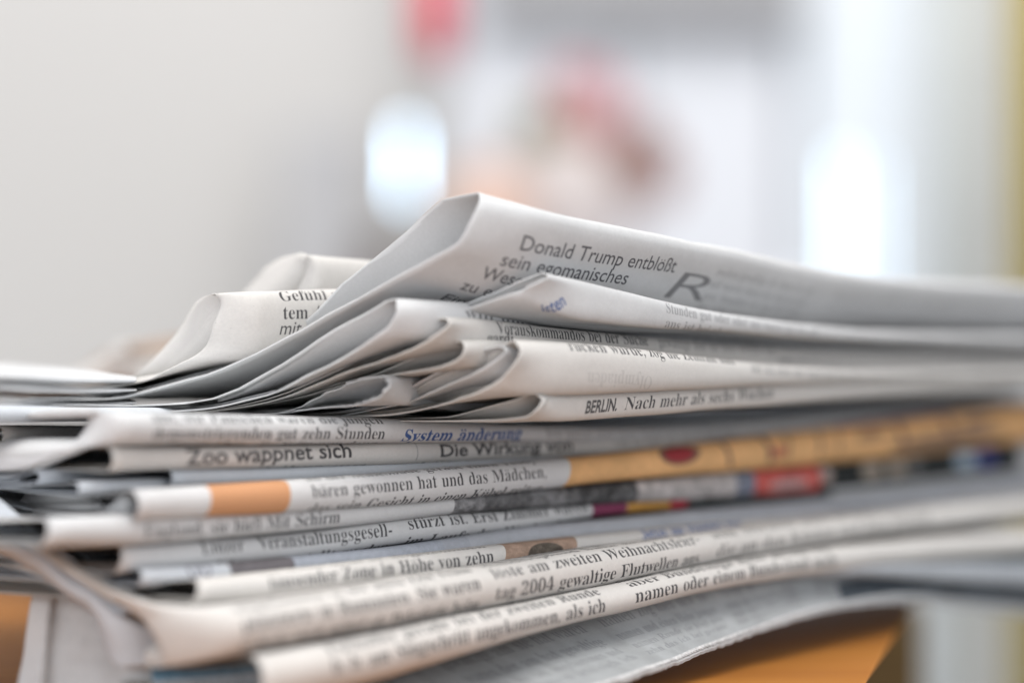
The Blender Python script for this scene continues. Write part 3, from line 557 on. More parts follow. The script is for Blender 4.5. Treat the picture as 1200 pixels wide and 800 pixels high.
def at_arclen(poly, ts):
    seg = np.linalg.norm(np.diff(poly, axis=0), axis=1)
    s = np.concatenate([[0], np.cumsum(seg)])
    out = np.stack([np.interp(ts, s, poly[:, k]) for k in range(poly.shape[1])], 1)
    # beyond the end: go straight on
    ext = ts - s[-1]
    dirv = poly[-1] - poly[-3] if len(poly) > 3 else poly[-1] - poly[0]
    dirv = dirv / (np.linalg.norm(dirv) + 1e-9)
    out[ext > 0] = poly[-1] + ext[ext > 0, None] * dirv
    return out


def interp_keys(keys, px):
    xs = [k[0] for k in keys]
    vals = []
    for c in range(1, len(keys[0])):
        ys = [k[c] for k in keys]
        if px <= xs[0]:
            vals.append(ys[0] + (ys[1] - ys[0]) / (xs[1] - xs[0]) * (px - xs[0])); continue
        if px >= xs[-1]:
            vals.append(ys[-1] + (ys[-1] - ys[-2]) / (xs[-1] - xs[-2]) * (px - xs[-1])); continue
        k = max(i for i in range(len(xs) - 1) if xs[i] <= px)
        # monotone-ish hermite
        h = xs[k + 1] - xs[k]
        d = (ys[k + 1] - ys[k]) / h
        da = (ys[k] - ys[k - 1]) / (xs[k] - xs[k - 1]) if k > 0 else d
        db = (ys[k + 2] - ys[k + 1]) / (xs[k + 2] - xs[k + 1]) if k + 2 < len(xs) else d
        m1, m2 = (d + da) / 2, (d + db) / 2
        t = (px - xs[k]) / h
        vals.append((2 * t ** 3 - 3 * t * t + 1) * ys[k] + (t ** 3 - 2 * t * t + t) * h * m1 +
                    (-2 * t ** 3 + 3 * t * t) * ys[k + 1] + (t ** 3 - t * t) * h * m2)
    return vals


def section(px, keys, xf, kind, tf, tb, ztail=None):
    """points of the cross-section at px for arc lengths tf (front) and tb (back)"""
    y, hpx, b, dd, lean = interp_keys(keys, px)
    Y = plane(px, xf) + dd + bend(px)
    R = P(px, y, Y)
    h = hpx * Y / F_PX
    e = .9 if kind == 'fold' else .62
    ph = np.linspace(0, math.pi, 26)
    fn = b * np.abs(np.sin(ph)) ** e
    fz = -h / 2 * (1 - np.sign(np.cos(ph)) * np.abs(np.cos(ph)) ** (.95 if kind == 'fold' else .8))
    fr_ = -fz / h
    fn = fn - lean * fr_ ** 1.25
    front = np.stack([fn, fz], 1)
    sink = .2 if ztail is None else max(.2, R[2] - h - ztail)
    tailp = catmull(np.array([[-lean - .1, -h], [-8 - lean, -h - sink * .12], [-24 - lean, -h - sink * .55], [-42 - lean, -h - sink * .9], [-60 - lean, -h - sink], [-110 - lean, -h - sink - .2]]), 30)
    front = np.vstack([front, tailp[1:]])
    if kind == 'fold':
        sl = max(0.0, (y - 400) / F_PX) + .01
        back = catmull(np.array([[0, 0], [-1, 0.02 - sl * .8], [-5, -sl * 5], [-13, -sl * 13], [-22, -sl * 15], [-80, -sl * 15 - .3]]), 30)
    else:
        g = 2.0 + lean
        back = catmull(np.array([[0, 0], [-g * .35, -h * .12], [-g, -h * .5], [-g - 2.5, -h * .85], [-g - 9, -h - .1 - sink * .1],
                                 [-24 - g, -h - sink * .5 + .2], [-42 - g, -h - sink * .88 + .4], [-62 - g, -h - sink + .6], [-110, -h - sink + .5]]), 48)
    F = at_arclen(front, tf); B = at_arclen(back, tb)
    toW = lambda A: R + A[:, :1] * N_DIR + A[:, 1:2] * np.array([0, 0, 1.0])
    return toW(B)[::-1], toW(F)


def build_grid(xf, keys, kind, left=None, ridge=None, cols=70, x_end=1290, lf=None, lb=None, seed=0,
               wrinkle=.12, skew=0.0, ragged=0.0):
    hmax = max(k[2] for k in keys) * .125
    nf, nb = 44, 20
    if left is not None:
        rx = left[ridge][0]
        dY = recede(rx, 0, xf)
        L = np.array([P(x, y, Y + dY * (1.0 if kind == 'fold' else max(0.0, 1 - abs(rx - x) / 220.0))) for x, y, Y in left])
        bk = catmull(L[:ridge + 1][::-1], 90)       # ridge -> back tip
        fr = catmull(L[ridge:], 120)
        lf_ = np.linalg.norm(np.diff(fr, axis=0), axis=1).sum()
        lb_ = np.linalg.norm(np.diff(bk, axis=0), axis=1).sum()
    else:
        lf_, lb_ = (lf or 42 + hmax), (lb or 42)
    a = .35 if left is not None else .5
    k = np.linspace(0, 1, nf)
    tf = lf_ * (a * k + (1 - a) * k ** 3.2) if left is None else lf_ * (a * k + (1 - a) * k ** 2)
    k = np.linspace(0, 1, nb)
    tb = lb_ * (a * k + (1 - a) * k ** 2.4)
    columns = []
    ztail = min(p[2] for p in L) if (left is not None and kind == 'loop') else None
    pxs = []
    x_first = keys[0][0]
    if left is not None:
        FB, FF = at_arclen(bk, tb)[::-1], at_arclen(fr, tf)
        c0 = np.vstack([FB[:-1], FF])
        SB, SF = section(x_first, keys, xf, kind, tf, tb, ztail)
        c1 = np.vstack([SB[:-1], SF])
        m = 22
        dist = np.linalg.norm(c1 - c0, axis=1)[:, None]
        SB2, SF2 = section(x_first + 12, keys, xf, kind, tf, tb, ztail)
        tang = np.vstack([SB2[:-1], SF2]) - c1
        tang = tang / np.linalg.norm(tang, axis=1)[:, None]
        ctrl = c1 - tang * dist * .45
        for q in range(m):
            t = q / m
            columns.append((1 - t) ** 2 * c0 + 2 * t * (1 - t) * ctrl + t * t * c1)
    n = cols
    for q in range(n + 1):
        px = x_first + (x_end - x_first) * q / n
        SB, SF = section(px, keys, xf, kind, tf, tb, ztail)
        c = np.vstack([SB[:-1], SF])
        if left is None and skew:
            ts = np.concatenate([tb[::-1][:-1], tf])
            c = c + S_DIR * (ts * skew * max(0, 1 - q / 6))[:, None]
        columns.append(c)
    W = np.stack(columns, 1)            # rows (back..ridge..front), columns
    ts = np.concatenate([-tb[::-1][:-1], tf])
    r_i = nb - 1
    # slight unevenness of the paper
    Nn = normals(W)
    rnd = seed * 7.31
    D = np.zeros(W.shape[:2])
    for i in range(W.shape[0]):
        for j in range(W.shape[1]):
            p = W[i, j]
            D[i, j] = noise.noise(Vector((p[0] * .06 + rnd, p[1] * .06, p[2] * .16 + rnd))) * 1.0 + \
                noise.noise(Vector((p[0] * .22, p[1] * .22 + rnd, p[2] * .5))) * .30
    W = W + Nn * (D * wrinkle * (1.5 if kind == 'loop' else 1.15))[:, :, None]
    if left is not None and kind == 'loop':
        # the cut edge is never quite straight
        for i in range(W.shape[0]):
            W[i, 0] += S_DIR * (noise.noise(Vector((i * .23, rnd, 0))) * .55 + noise.noise(Vector((i * .8, rnd, 5))) * .22)
            W[i, 1] += S_DIR * noise.noise(Vector((i * .23, rnd, 0))) * .3
    if ragged:
        rr = np.random.default_rng(seed + 3)
        W[:, 0] += S_DIR * (rr.random(W.shape[0]) - .5)[:, None] * ragged
    return W, ts, r_i


def normals(W):
    dr = np.gradient(W, axis=0); dc = np.gradient(W, axis=1)
    n = np.cross(dr, dc)
    return n / (np.linalg.norm(n, axis=2, keepdims=True) + 1e-9)


def mesh_object(name, W, mat, parent=None, uv=None, thick=.10, origin=None):
    h, w = W.shape[:2]
    me = bpy.data.meshes.new(name)
    o = bpy.data.objects.new(name, me)
    org = np.array(origin if origin is not None else (0, 0, 0), float)
    V = ((W.reshape(-1, 3) - org) * MM)
    idx = np.arange(h * w).reshape(h, w)
    q = np.stack([idx[:-1, :-1], idx[1:, :-1], idx[1:, 1:], idx[:-1, 1:]], -1).reshape(-1, 4)
    me.from_pydata(V.tolist(), [], q.tolist())
    if uv is not None:
        ul = me.uv_layers.new(name='UVMap')
        li = np.zeros(len(me.loops), np.int32)
        me.loops.foreach_get('vertex_index', li)
        ul.data.foreach_set('uv', uv.reshape(-1, 2)[li].astype(np.float32).ravel())
    me.polygons.foreach_set('use_smooth', [True] * len(me.polygons))
    me.materials.append(mat)
    COL.objects.link(o)
    if parent:
        o.parent = parent
    if thick:
        s = o.modifiers.new('thickness', 'SOLIDIFY')
        s.thickness = thick * MM
        s.offset = 0
        s.use_even_offset = False
    return o


def empty(name, label, category, loc, group=None):
    o = bpy.data.objects.new(name, None)
    COL.objects.link(o)
    o.location = loc
    o.empty_display_size = .01
    o['label'] = label
    o['category'] = category
    if group:
        o['group'] = group
    return o


class Finder:
    """turns a pixel on the front of a sheet into the (u, v) of the paper there"""
    def __init__(self, W, ts, r_i, vmax):
        rows = [i for i in range(len(ts)) if i >= r_i and ts[i] <= vmax]
        self.W = W[rows]
        self.v = np.array(ts)[rows]
        self.p0 = W[r_i, 0]
        self.x, self.y = to_px(self.W)
        self.u = (self.W - self.p0) @ S_DIR
        # rows that have turned under the fold cannot be seen
        self.hidden = np.zeros(self.x.shape)
        for j in range(self.x.shape[1]):
            y = self.y[:, j]
            k = 1
            while k < len(y) and y[k] >= y[k - 1] - .15:
                k += 1
            self.hidden[k:, j] = 1e9

    def __call__(self, px, py):
        d = (self.x - px) ** 2 + ((self.y - py) * 2) ** 2 + self.hidden
        i, j = np.unravel_index(np.argmin(d), d.shape)
        i = min(max(i, 1), self.x.shape[0] - 2); j = min(max(j, 1), self.x.shape[1] - 2)
        J = np.array([[self.x[i, j + 1] - self.x[i, j - 1], self.x[i + 1, j] - self.x[i - 1, j]],
                      [self.y[i, j + 1] - self.y[i, j - 1], self.y[i + 1, j] - self.y[i - 1, j]]]) / 2
        try:
            a, b = np.linalg.solve(J, [px - self.x[i, j], py - self.y[i, j]])
        except np.linalg.LinAlgError:
            a = b = 0
        a, b = max(-2.5, min(2.5, a)), max(-1.5, min(1.5, b))
        u = self.u[i, j] + a * (self.u[i, j + 1] - self.u[i, j - 1]) / 2 + b * (self.u[i + 1, j] - self.u[i - 1, j]) / 2
        v = self.v[i] + b * (self.v[i + 1] - self.v[i - 1]) / 2
        return u, v


COUNT = [0]


def newspaper(label, xf, keys, kind='fold', left=None, ridge=None, paper=NEUTRAL, printed=None, inner=3, gap=.2,
              v_print=None, x_end=1290, cols=70, wrinkle=.12, skew=0.0, inner_cut=1.4, ragged=0.0, thick=None, tip=None,
              name='newspaper', lf=None, lb=None, lean=0.0):
    COUNT[0] += 1
    keys = [tuple(k) + (lean,) for k in keys]
    seed = COUNT[0]
    thick = thick or (.20 if kind == 'loop' else .09)
    W, ts, r_i = build_grid(xf, keys, kind, left, ridge, cols, x_end, seed=seed, wrinkle=wrinkle, skew=skew, ragged=ragged,
                            lf=lf, lb=lb)
    vmax = v_print or (max(k[2] for k in keys) * .125 * 1.35 + 1.5)
    p0 = W[r_i, 0]
    U = (W - p0) @ S_DIR
    vis = [i for i in range(len(ts)) if r_i - 3 <= i and ts[i] <= vmax]
    u0, u1 = U[vis].min() - 1, min(U[vis].max() + 1, U[vis].min() + 230)
    v0 = -3.0
    pg = Page(u0, u1, v0, vmax, paper, seed)
    fd = Finder(W, ts, r_i, vmax)
    if printed:
        printed(pg, fd)
    img = pg.image('newsprint_page')
    mat = paper_material('printed_newsprint', paper, img)
    uv = np.zeros(W.shape[:2] + (2,))
    uv[..., 0] = (U - u0) / (u1 - u0)
    uv[..., 1] = 1 - (np.array(ts)[:, None] - v0) / (vmax - v0)
    base = W[r_i, min(10, W.shape[1] - 1)]
    root = empty(name, label, 'newspaper', tuple(base * MM), 'newspapers piled up in the stack')
    o = mesh_object('cover_sheet', W, mat, root, uv, thick=thick, origin=base)
    Nn = normals(W)
    rr = np.random.default_rng(seed)
    for k in range(1, inner + 1):
        Wk = W - Nn * gap * k
        # each inner sheet ends a little shorter or longer than the cover
        cut = (rr.random() * 1.0 + .1) * inner_cut
        j = min(8, Wk.shape[1] - 1)
        for q in range(j):
            Wk[:, q] = Wk[:, q] + S_DIR * cut * (1 - q / j)
        if left is None:
            pass
        keep = sorted(set(list(range(0, Wk.shape[1], 3)) + [1, Wk.shape[1] - 1]))
        mesh_object('inner_sheet', Wk[:, keep], plain_paper(paper), root, None, thick=0, origin=base)
    return root, W, ts, r_i


def T(pg, fd, s, x0, y0, x1, y1, xh=1.28, **kw):
    pg.text(s, fd(x0, y0), fd(x1, y1), xh, **kw)


def L(pg, fd, lines, k, x0, y0, x1, y1, pitch=2.75, xh=1.22, **kw):
    """lines of one column; line k runs between the two pixels, the others follow at the line pitch"""
    (ua, va), (ub, vb) = fd(x0, y0), fd(x1, y1)
    for i, s in enumerate(lines):
        if s:
            d = pitch * (i - k)
            pg.text(s, (ua, va + d), (ub, vb + d), xh, **kw)


def C(pg, fd, x0, x1, y0, y1, **kw):
    """column of running text between two pixels of the fold (y at its first and last line)"""
    a, b, c = fd(x0, y0), fd(x1, y0), fd(x0, y1)
    pg.column(a[0], b[0], a[1], c[1], **kw)


def block(pg, fd, x0, x1, y, color, va=-2.5, vb=40, **kw):
    pg.fill(fd(x0, y)[0], fd(x1, y)[0], va, min(vb, pg.v1), color, **kw)


ORANGE = (.62, .33, .17)
OCHRE = (.80, .49, .23)
BLUE = (.03, .09, .30)

# ------------------------------------------------------------------ the room behind (structure and things, all far out of focus)
def boxmesh(name, c, s, mat, parent=None, rot=0, bevel=.0):
    """box given centre and size in metres"""
    me = bpy.data.meshes.new(name)
    x, y, z = s[0] / 2, s[1] / 2, s[2] / 2
    v = [(-x, -y, -z), (x, -y, -z), (x, y, -z), (-x, y, -z), (-x, -y, z), (x, -y, z), (x, y, z), (-x, y, z)]
    f = [(0, 3, 2, 1), (4, 5, 6, 7), (0, 1, 5, 4), (1, 2, 6, 5), (2, 3, 7, 6), (3, 0, 4, 7)]
    me.from_pydata(v, [], f)
    me.materials.append(mat)
    o = bpy.data.objects.new(name, me)
    COL.objects.link(o)
    o.location = c
    o.rotation_euler.z = rot
    if parent:
        o.parent = parent
    if bevel:
        b = o.modifiers.new('bevel', 'BEVEL'); b.width = bevel; b.segments = 3
    return o


def lathe(name, prof, mat, parent=None, loc=(0, 0, 0), n=28):
    me = bpy.data.meshes.new(name)
    v, f = [], []
    for r, z in prof:
        for k in range(n):
            a = 2 * math.pi * k / n
            v.append((r * math.cos(a), r * math.sin(a), z))
    for i in range(len(prof) - 1):
        for k in range(n):
            f.append((i * n + k, i * n + (k + 1) % n, (i + 1) * n + (k + 1) % n, (i + 1) * n + k))
    f.append(tuple(range(n))[::-1]); f.append(tuple((len(prof) - 1) * n + k for k in range(n)))
    me.from_pydata(v, [], f)
    me.polygons.foreach_set('use_smooth', [True] * len(me.polygons))
    me.materials.append(mat)
    o = bpy.data.objects.new(name, me)
    COL.objects.link(o)
    o.location = loc
    if parent:
        o.parent = parent
    return o


def tag(o, label=None, cat=None, group=None, kind=None):
    for k, v in (('label', label), ('category', cat), ('group', group), ('kind', kind)):
        if v:
            o[k] = v
    return o


def wx(px, Y): return (px - 600) / F_PX * Y
def wz(py, Y): return (400 - py) / F_PX * Y


YW = 1.9
m_wall = plain_material('painted_wall', (.545, .535, .52), .9, .03, 3)
m_wall2 = plain_material('painted_cupboard', (.62, .64, .68), .6, .03, 3)
m_grey = plain_material('grey_paint', (.33, .33, .34), .6, .05, 3)
wall = boxmesh('wall', (0, YW + .05, .0), (5.0, .1, 2.4), m_wall); tag(wall, kind='structure')
floor = boxmesh('floor', (0, .75, -.79), (5.0, 2.3, .04), plain_material('floor_boards', (.105, .085, .040), .5, .2, 4)); tag(floor, kind='structure')

# tall cupboard that fills the middle of the background
YC = 1.75
cup = empty('cupboard', 'blurred bluish white cupboard in the background behind the top of the stack', 'cupboard', (wx(735, YC), YC, -.77))
def cup_box(name, x0, x1, y0, y1, mat, Y=YC, d=.1, out=0):
    c = ((wx(x0, Y) + wx(x1, Y)) / 2, Y + d / 2 - out, (wz(y0, Y) + wz(y1, Y)) / 2)
    s = (abs(wx(x1, Y) - wx(x0, Y)), d, abs(wz(y1, Y) - wz(y0, Y)))
    return c, s
def place(name, x0, x1, y0, y1, mat, parent, Y=YC, d=.1, out=0, bevel=0.004):
    c, s = cup_box(name, x0, x1, y0, y1, mat, Y, d, out)
    if parent:
        c = tuple(np.array(c) - np.array(parent.location))
    return boxmesh(name, c, s, mat, parent, bevel=bevel)
place('carcass', 532, 925, -260, 1640, m_wall2, cup)
place('door', 536, 728, 40, 1600, m_wall2, cup, out=.02, d=.02)
place('door', 732, 921, 40, 1600, m_wall2, cup, out=.02, d=.02)
place('shelf_board', 560, 940, -60, 30, m_grey, cup, out=.05, d=.05)

def bright(name, label, x0, x1, y0, y1, Y, color, strength):
    m = plain_material('lit_glass', (.8, .85, .9), .3, .02, 3, emit=color, strength=strength)
    fr = plain_material('window_frame_paint', (.6, .61, .62), .5, .03, 3)
    root = empty('window', label, 'window', ((wx(x0, Y) + wx(x1, Y)) / 2, Y, wz(y1, Y)))
    place('pane', x0, x1, y0, y1, m, root, Y, d=.006, bevel=0)
    for a, b, c, d in ((x0 - 3, x0, y0 - 3, y1 + 3), (x1, x1 + 3, y0 - 3, y1 + 3), (x0, x1, y0 - 3, y0), (x0, x1, y1, y1 + 3)):
        place('frame', a, b, c, d, fr, root, Y, d=.012, out=.003, bevel=0)
    return root
bright('window', 'narrow bright window slit glowing left behind the peak of the uppermost newspaper', 472, 481, 152, 232, 1.30, (.58, .80, 1.0), 7.5)
bright('window', 'wider of the two bright window strips at the right, its left one', 979, 992, 185, 520, 1.30, (.60, .86, 1.0), 2.3)
bright('window', 'dimmer bluish window strip beside the pale curtain at the right', 1022, 1030, 190, 520, 1.32, (.55, .78, 1.0), 1.7)

def curtain(label, x0, x1, Y, color, folds, emit=None):
    n = folds * 10
    rows = []
    for z in (wz(-260, Y), wz(300, Y), wz(800, Y), -.765):
        rows.append([(wx(x0, Y) + (wx(x1, Y) - wx(x0, Y)) * k / n, Y + .012 * math.sin(k / 10 * 2 * math.pi), z) for k in range(n + 1)])
    W = np.array(rows) * 1000
    o = mesh_object('curtain', W, plain_material('curtain_cloth', color, .9, .06, 20), None, None, thick=1.5)
    return tag(o, label, 'curtain')
def glass_door():
    Y = 1.78
    root = empty('glass_door', 'tall pale frosted glass door behind the two bright window strips at the right', 'glass door', (wx(1010, Y), Y, -.765))
    m = plain_material('frosted_glass', (.7, .74, .78), .5, .03, 3, emit=(.62, .74, .82), strength=.12)
    place('pane', 942, 1096, -260, 1600, m, root, Y, d=.01, bevel=0)
    place('frame', 930, 941.5, -260, 1600, m_wall2, root, Y, d=.03, out=.01)
    place('frame', 1096.5, 1108, -260, 1600, m_wall2, root, Y, d=.03, out=.01)
glass_door()
curtain('pale grey curtain hanging between the window strips and the olive curtain', 1092, 1160, 1.7, (.66, .68, .66), 5)
curtain('olive yellow curtain at the right edge of the background', 1192, 1430, .85, (.40, .31, .04), 12)

m_red = plain_material('red_glass', (.62, .06, .09), .4, .05, 5)
lamp = empty('pendant_lamp', 'blurred red pendant lamp hanging at the top of the background', 'lamp', (wx(511, .95), .95, wz(72, .95)))
lathe('lamp_shade', [(.0045, 0), (.0075, .002), (.0085, .02), (.008, .04), (.004, .05)], m_red, lamp)
lathe('cable', [(.0008, .05), (.0008, .5)], m_grey, lamp, n=10)

# bunch of flowers and fruit far behind
fl = empty('flower_vase', 'blurred vase of pink and dusky red flowers with olive leaves in the background', 'vase', (wx(665, 1.3), 1.3, wz(330, 1.3)))
m_pink = plain_material('pink_petals', (.62, .32, .34), .7, .1, 30)
m_dusk = plain_material('dusky_petals', (.33, .19, .16), .7, .1, 30)
m_leaf = plain_material('olive_leaves', (.22, .20, .09), .7, .15, 30)
m_peach = plain_material('peach_ceramic', (.58, .40, .32), .5, .05, 10)
lathe('vase_body', [(.022, 0), (.034, .015), (.037, .04), (.026, .065), (.019, .075)], plain_material('vase_glaze', (.42, .38, .37), .35, .05, 10), fl)
def blossom(px, py, Y, r, mat, nm, petals=9):
    c = Vector((wx(px, Y), Y, wz(py, Y))) - fl.location
    vs, fs = [], []
    rr = random.Random(px)
    for ring in range(3):
        for k in range(petals):
            a = 2 * math.pi * (k + ring * .5) / petals
            tilt = .25 + ring * .45
            d = Vector((math.cos(a) * math.cos(tilt), -math.sin(tilt), math.sin(a) * math.cos(tilt)))
            t = Vector((-math.sin(a), 0, math.cos(a)))
            b = len(vs)
            q = r * (1 - .18 * ring) * (.9 + .2 * rr.random())
            vs += [c, c + d * q * .6 + t * q * .28, c + d * q, c + d * q * .6 - t * q * .28]
            fs.append((b, b + 1, b + 2, b + 3))
    me = bpy.data.meshes.new(nm); me.from_pydata([tuple(v) for v in vs], [], fs); me.materials.append(mat)
    o = bpy.data.objects.new(nm, me); COL.objects.link(o); o.parent = fl
    s = o.modifiers.new('thickness', 'SOLIDIFY'); s.thickness = .0012
for px, py, r in ((686, 112, .019), (705, 138, .013), (668, 95, .010)):
    blossom(px, py, 1.3, r, m_pink, 'flower')
for px, py, r in ((742, 185, .026), (768, 212, .018), (712, 215, .018), (590, 205, .012), (680, 170, .014)):
    blossom(px, py, 1.3, r, m_dusk, 'flower')
for px, py, r in ((633, 150, .019), (648, 172, .016), (615, 168, .010)):
    blossom(px, py, 1.3, r, m_leaf, 'leaf_spray', 6)
for px, py in ((686, 112), (742, 182), (633, 150), (715, 205)):
    a = Vector((wx(px, 1.3), 1.3, wz(py, 1.3))) - fl.location
    b = Vector((0, 0, .07))
    me = bpy.data.meshes.new('stem')
    w = .0015
    vs = []
    for p in (a, b):
        vs += [(p.x - w, p.y - w, p.z), (p.x + w, p.y - w, p.z), (p.x + w, p.y + w, p.z), (p.x - w, p.y + w, p.z)]
    me.from_pydata(vs, [], [(0, 1, 5, 4), (1, 2, 6, 5), (2, 3, 7, 6), (3, 0, 4, 7)])
    me.materials.append(m_leaf)
    o = bpy.data.objects.new('stem', me); COL.objects.link(o); o.parent = fl
jar = empty('ceramic_jar', 'blurred peach coloured jar just right of the bright window slit', 'jar', (wx(570, 1.25), 1.25, wz(330, 1.25)))
lathe('jar_body', [(.010, 0), (.020, .01), (.022, .04), (.016, .052)], m_peach, jar)
lathe('jar_lid', [(.017, .052), (.014, .057), (.004, .060)], m_peach, jar)
sb = empty('sideboard', 'pale sideboard top in the background that carries vase and jar', 'sideboard', (wx(700, 1.3), 1.3, -.77))
m_side = plain_material('pale_lacquer', (.66, .67, .72), .4, .03, 4)
place('sideboard_top', 520, 940, 333, 350, m_side, sb, 1.18, d=.3, bevel=.002)
place('sideboard_body', 530, 930, 352, 1900, m_side, sb, 1.20, d=.25, bevel=.002)
spk = empty('wooden_box', 'dark brown wooden box low in the background beside the bright window slit', 'box', (wx(432, 1.35), 1.4, wz(420, 1.35)))
m_dark = plain_material('dark_brown_wood', (.12, .085, .075), .6, .1, 8)
place('box_body', 412, 455, 292, 420, m_dark, spk, 1.35, d=.1)
place('box_lid', 410, 457, 284, 291, m_dark, spk, 1.345, d=.11)
stl = empty('stool', 'dark brown wooden stool low behind the right corner of the table', 'stool', (wx(1000, .6), .64, -.77))
m_stool = wood_material('dark_brown_beech', (.075, .045, .015), (.11, .066, .022))
place('seat', 820, 1083, 706, 860, m_stool, stl, .58, d=.22, bevel=.003)
for a_, b_ in ((840, .59), (1040, .59), (840, .77), (1040, .77)):
    place('leg', a_ * 1.0, a_ + 34, 861 if b_ < .7 else 760, 3600, m_stool, stl, b_, d=.025, bevel=.002)
gp = place('door_panel', 330, 424, 150, 1700, plain_material('grey_door_paint', (.42, .42, .43), .6, .04, 3), None, 1.8, d=.04)
tag(gp, 'grey door panel on the wall left of the bright window slit', 'door')

# ------------------------------------------------------------------ table
m_wood = wood_material('orange_beech', (.27, .098, .013), (.325, .130, .019))
zt = -49.5
tab = empty('table', 'orange brown wooden table that carries the newspapers', 'table', (0, .5, zt * MM))
def prism(name, poly, z0, z1, mat, parent, bevel=0, low=None):
    """upright block over a polygon; low is the outline of its underside when that is drawn in"""
    me = bpy.data.meshes.new(name)
    n = len(poly)
    v = [(x * MM, y * MM, z0 * MM) for x, y in (low or poly)] + [(x * MM, y * MM, z1 * MM) for x, y in poly]
    v = [(a - parent.location.x, b - parent.location.y, c - parent.location.z) for a, b, c in v]
    f = [tuple(range(n))[::-1], tuple(range(n, 2 * n))] + [(k, (k + 1) % n, n + (k + 1) % n, n + k) for k in range(n)]
    me.from_pydata(v, [], f)
    me.materials.append(mat)
    o = bpy.data.objects.new(name, me); COL.objects.link(o); o.parent = parent
    if bevel:
        b = o.modifiers.new('bevel', 'BEVEL'); b.width = bevel * MM; b.segments = 4; b.limit_method = 'ANGLE'
    return o

yc = 49.5 * F_PX / (697 - 400)
xc = (1082 - 600) / F_PX * yc
yn = 49.5 * F_PX / (800 - 400)
xn = (1020 - 600) / F_PX * yn
dx = (xn - xc) / (yn - yc)
top = [(-520, 190), (xn + dx * (190 - yn), 190), (xc - 2.2, yc - 9), (xc - 4.5, yc - 3), (xc - 9, yc), (-520, yc + 240)]
low = [(-500, 210), (xn + dx * (190 - yn) - 34, 210), (xc - 38, yc - 34), (xc - 40, yc - 30), (xc - 44, yc - 28), (-500, yc + 190)]
prism('table_top', top, zt - 20, zt, m_wood, tab, bevel=1.6, low=low)
for lx, ly in ((-480, 225), (-40, 225), (xc - 120, yc - 70), (-480, 560)):
    prism('leg', [(lx, ly), (lx + 32, ly), (lx + 32, ly + 32), (lx, ly + 32)], -768, zt - 20.3, m_wood, tab, bevel=2)

# ------------------------------------------------------------------ newspapers, from the top of the stack downwards
# uppermost, peaked fold
def pr(pg, fd):
    kw = dict(font='sans', ink=(.08, .08, .09))
    T(pg, fd, 'Donald Trump entblößt', 607, 292, 789, 319, 1.5, weight=3, shear=.05, **kw)
    T(pg, fd, 'sein egomanisches', 584, 310, 733, 333, 1.5, weight=3, shear=.05, **kw)
    T(pg, fd, 'Wesen und sein', 562, 325, 682, 345, 1.5, weight=3, shear=.05, **kw)
    T(pg, fd, 'zu ersetzen ist', 538, 338, 650, 357, 1.5, weight=3, shear=.05, **kw)
    T(pg, fd, 'Einsicht und', 513, 350, 620, 367, 1.5, weight=3, shear=.05, **kw)
    T(pg, fd, 'R', 768, 347, 824, 353, 3.2, font='sans', shear=.5, ink=(.12, .12, .13), weight=-8, alpha=.8)
    C(pg, fd, 838, 960, 322, 375, pitch=2.3, xh=1.0, alpha=.4)
    C(pg, fd, 975, 1190, 350, 380, pitch=2.6, xh=1.1, alpha=.3)
newspaper('uppermost newspaper, its fold rising to the highest peak, with slanting plain writing', 728,
          [(660, 253, 108, 3.0, 0), (760, 275, 96, 3.0, 0), (850, 292, 86, 2.8, 0), (930, 309, 75, 2.6, 0), (1000, 322, 62, 2.5, 0),
           (1100, 330, 56, 2.4, 0), (1290, 338, 52, 2.4, 0)], 'loop',
          left=[(-60, 448, 409), (60, 456, 379), (150, 459, 362), (212, 442, 359), (275, 427, 357), (312, 410, 356), (350, 385, 355), (397, 336, 354), (432, 307, 352), (470, 276, 350), (492, 258, 349), (512, 237, 346.7), (532, 232, 343.8), (557, 227, 340.5), (562, 237, 338), (556, 252, 337.5), (536, 284, 337), (510, 300, 338), (475, 320, 339.5), (437, 340, 341), (400, 360, 343), (350, 390, 345), (300, 415, 347), (250, 437, 349), (200, 452, 351), (135, 466, 358), (60, 468, 370), (0, 469, 385)],
          ridge=13, paper=NEUTRAL, printed=pr, inner=4, gap=0.12, v_print=26, wrinkle=.22, lean=8)

# fold with Gefühl
def pr(pg, fd):
    T(pg, fd, 'Gefühl wie er', 328, 353, 436, 352, 1.2, weight=-4)
    T(pg, fd, 'tem Anschlag', 331, 374, 436, 374, 1.3, weight=-4)
    T(pg, fd, 'mit den ersten', 326, 392, 436, 392, 1.25, font='sans', shear=.2)
newspaper('open curled fold with the words Gefühl and tem, left of the uppermost newspaper', 345,
          [(300, 342, 80, 2.2, 6), (400, 339, 78, 2.2, 6), (700, 350, 66, 2.2, 12)], 'loop',
          left=[(-60, 444, 413), (60, 450, 389), (135, 452, 371), (160, 440, 368), (190, 410, 366.5), (212, 385, 365.5), (228, 357, 361.5), (238, 348, 358.0), (250, 344, 354.2), (256, 352, 353.5), (254, 372, 353), (249, 393, 353), (240, 408, 353.5), (228, 417, 354), (212, 425, 355), (190, 438, 356.5), (165, 448, 359), (100, 456, 367), (-60, 460, 404)],
          ridge=8, paper=WARM, printed=pr, inner=3, gap=0.12, v_print=16, x_end=760, cols=40, wrinkle=.15)

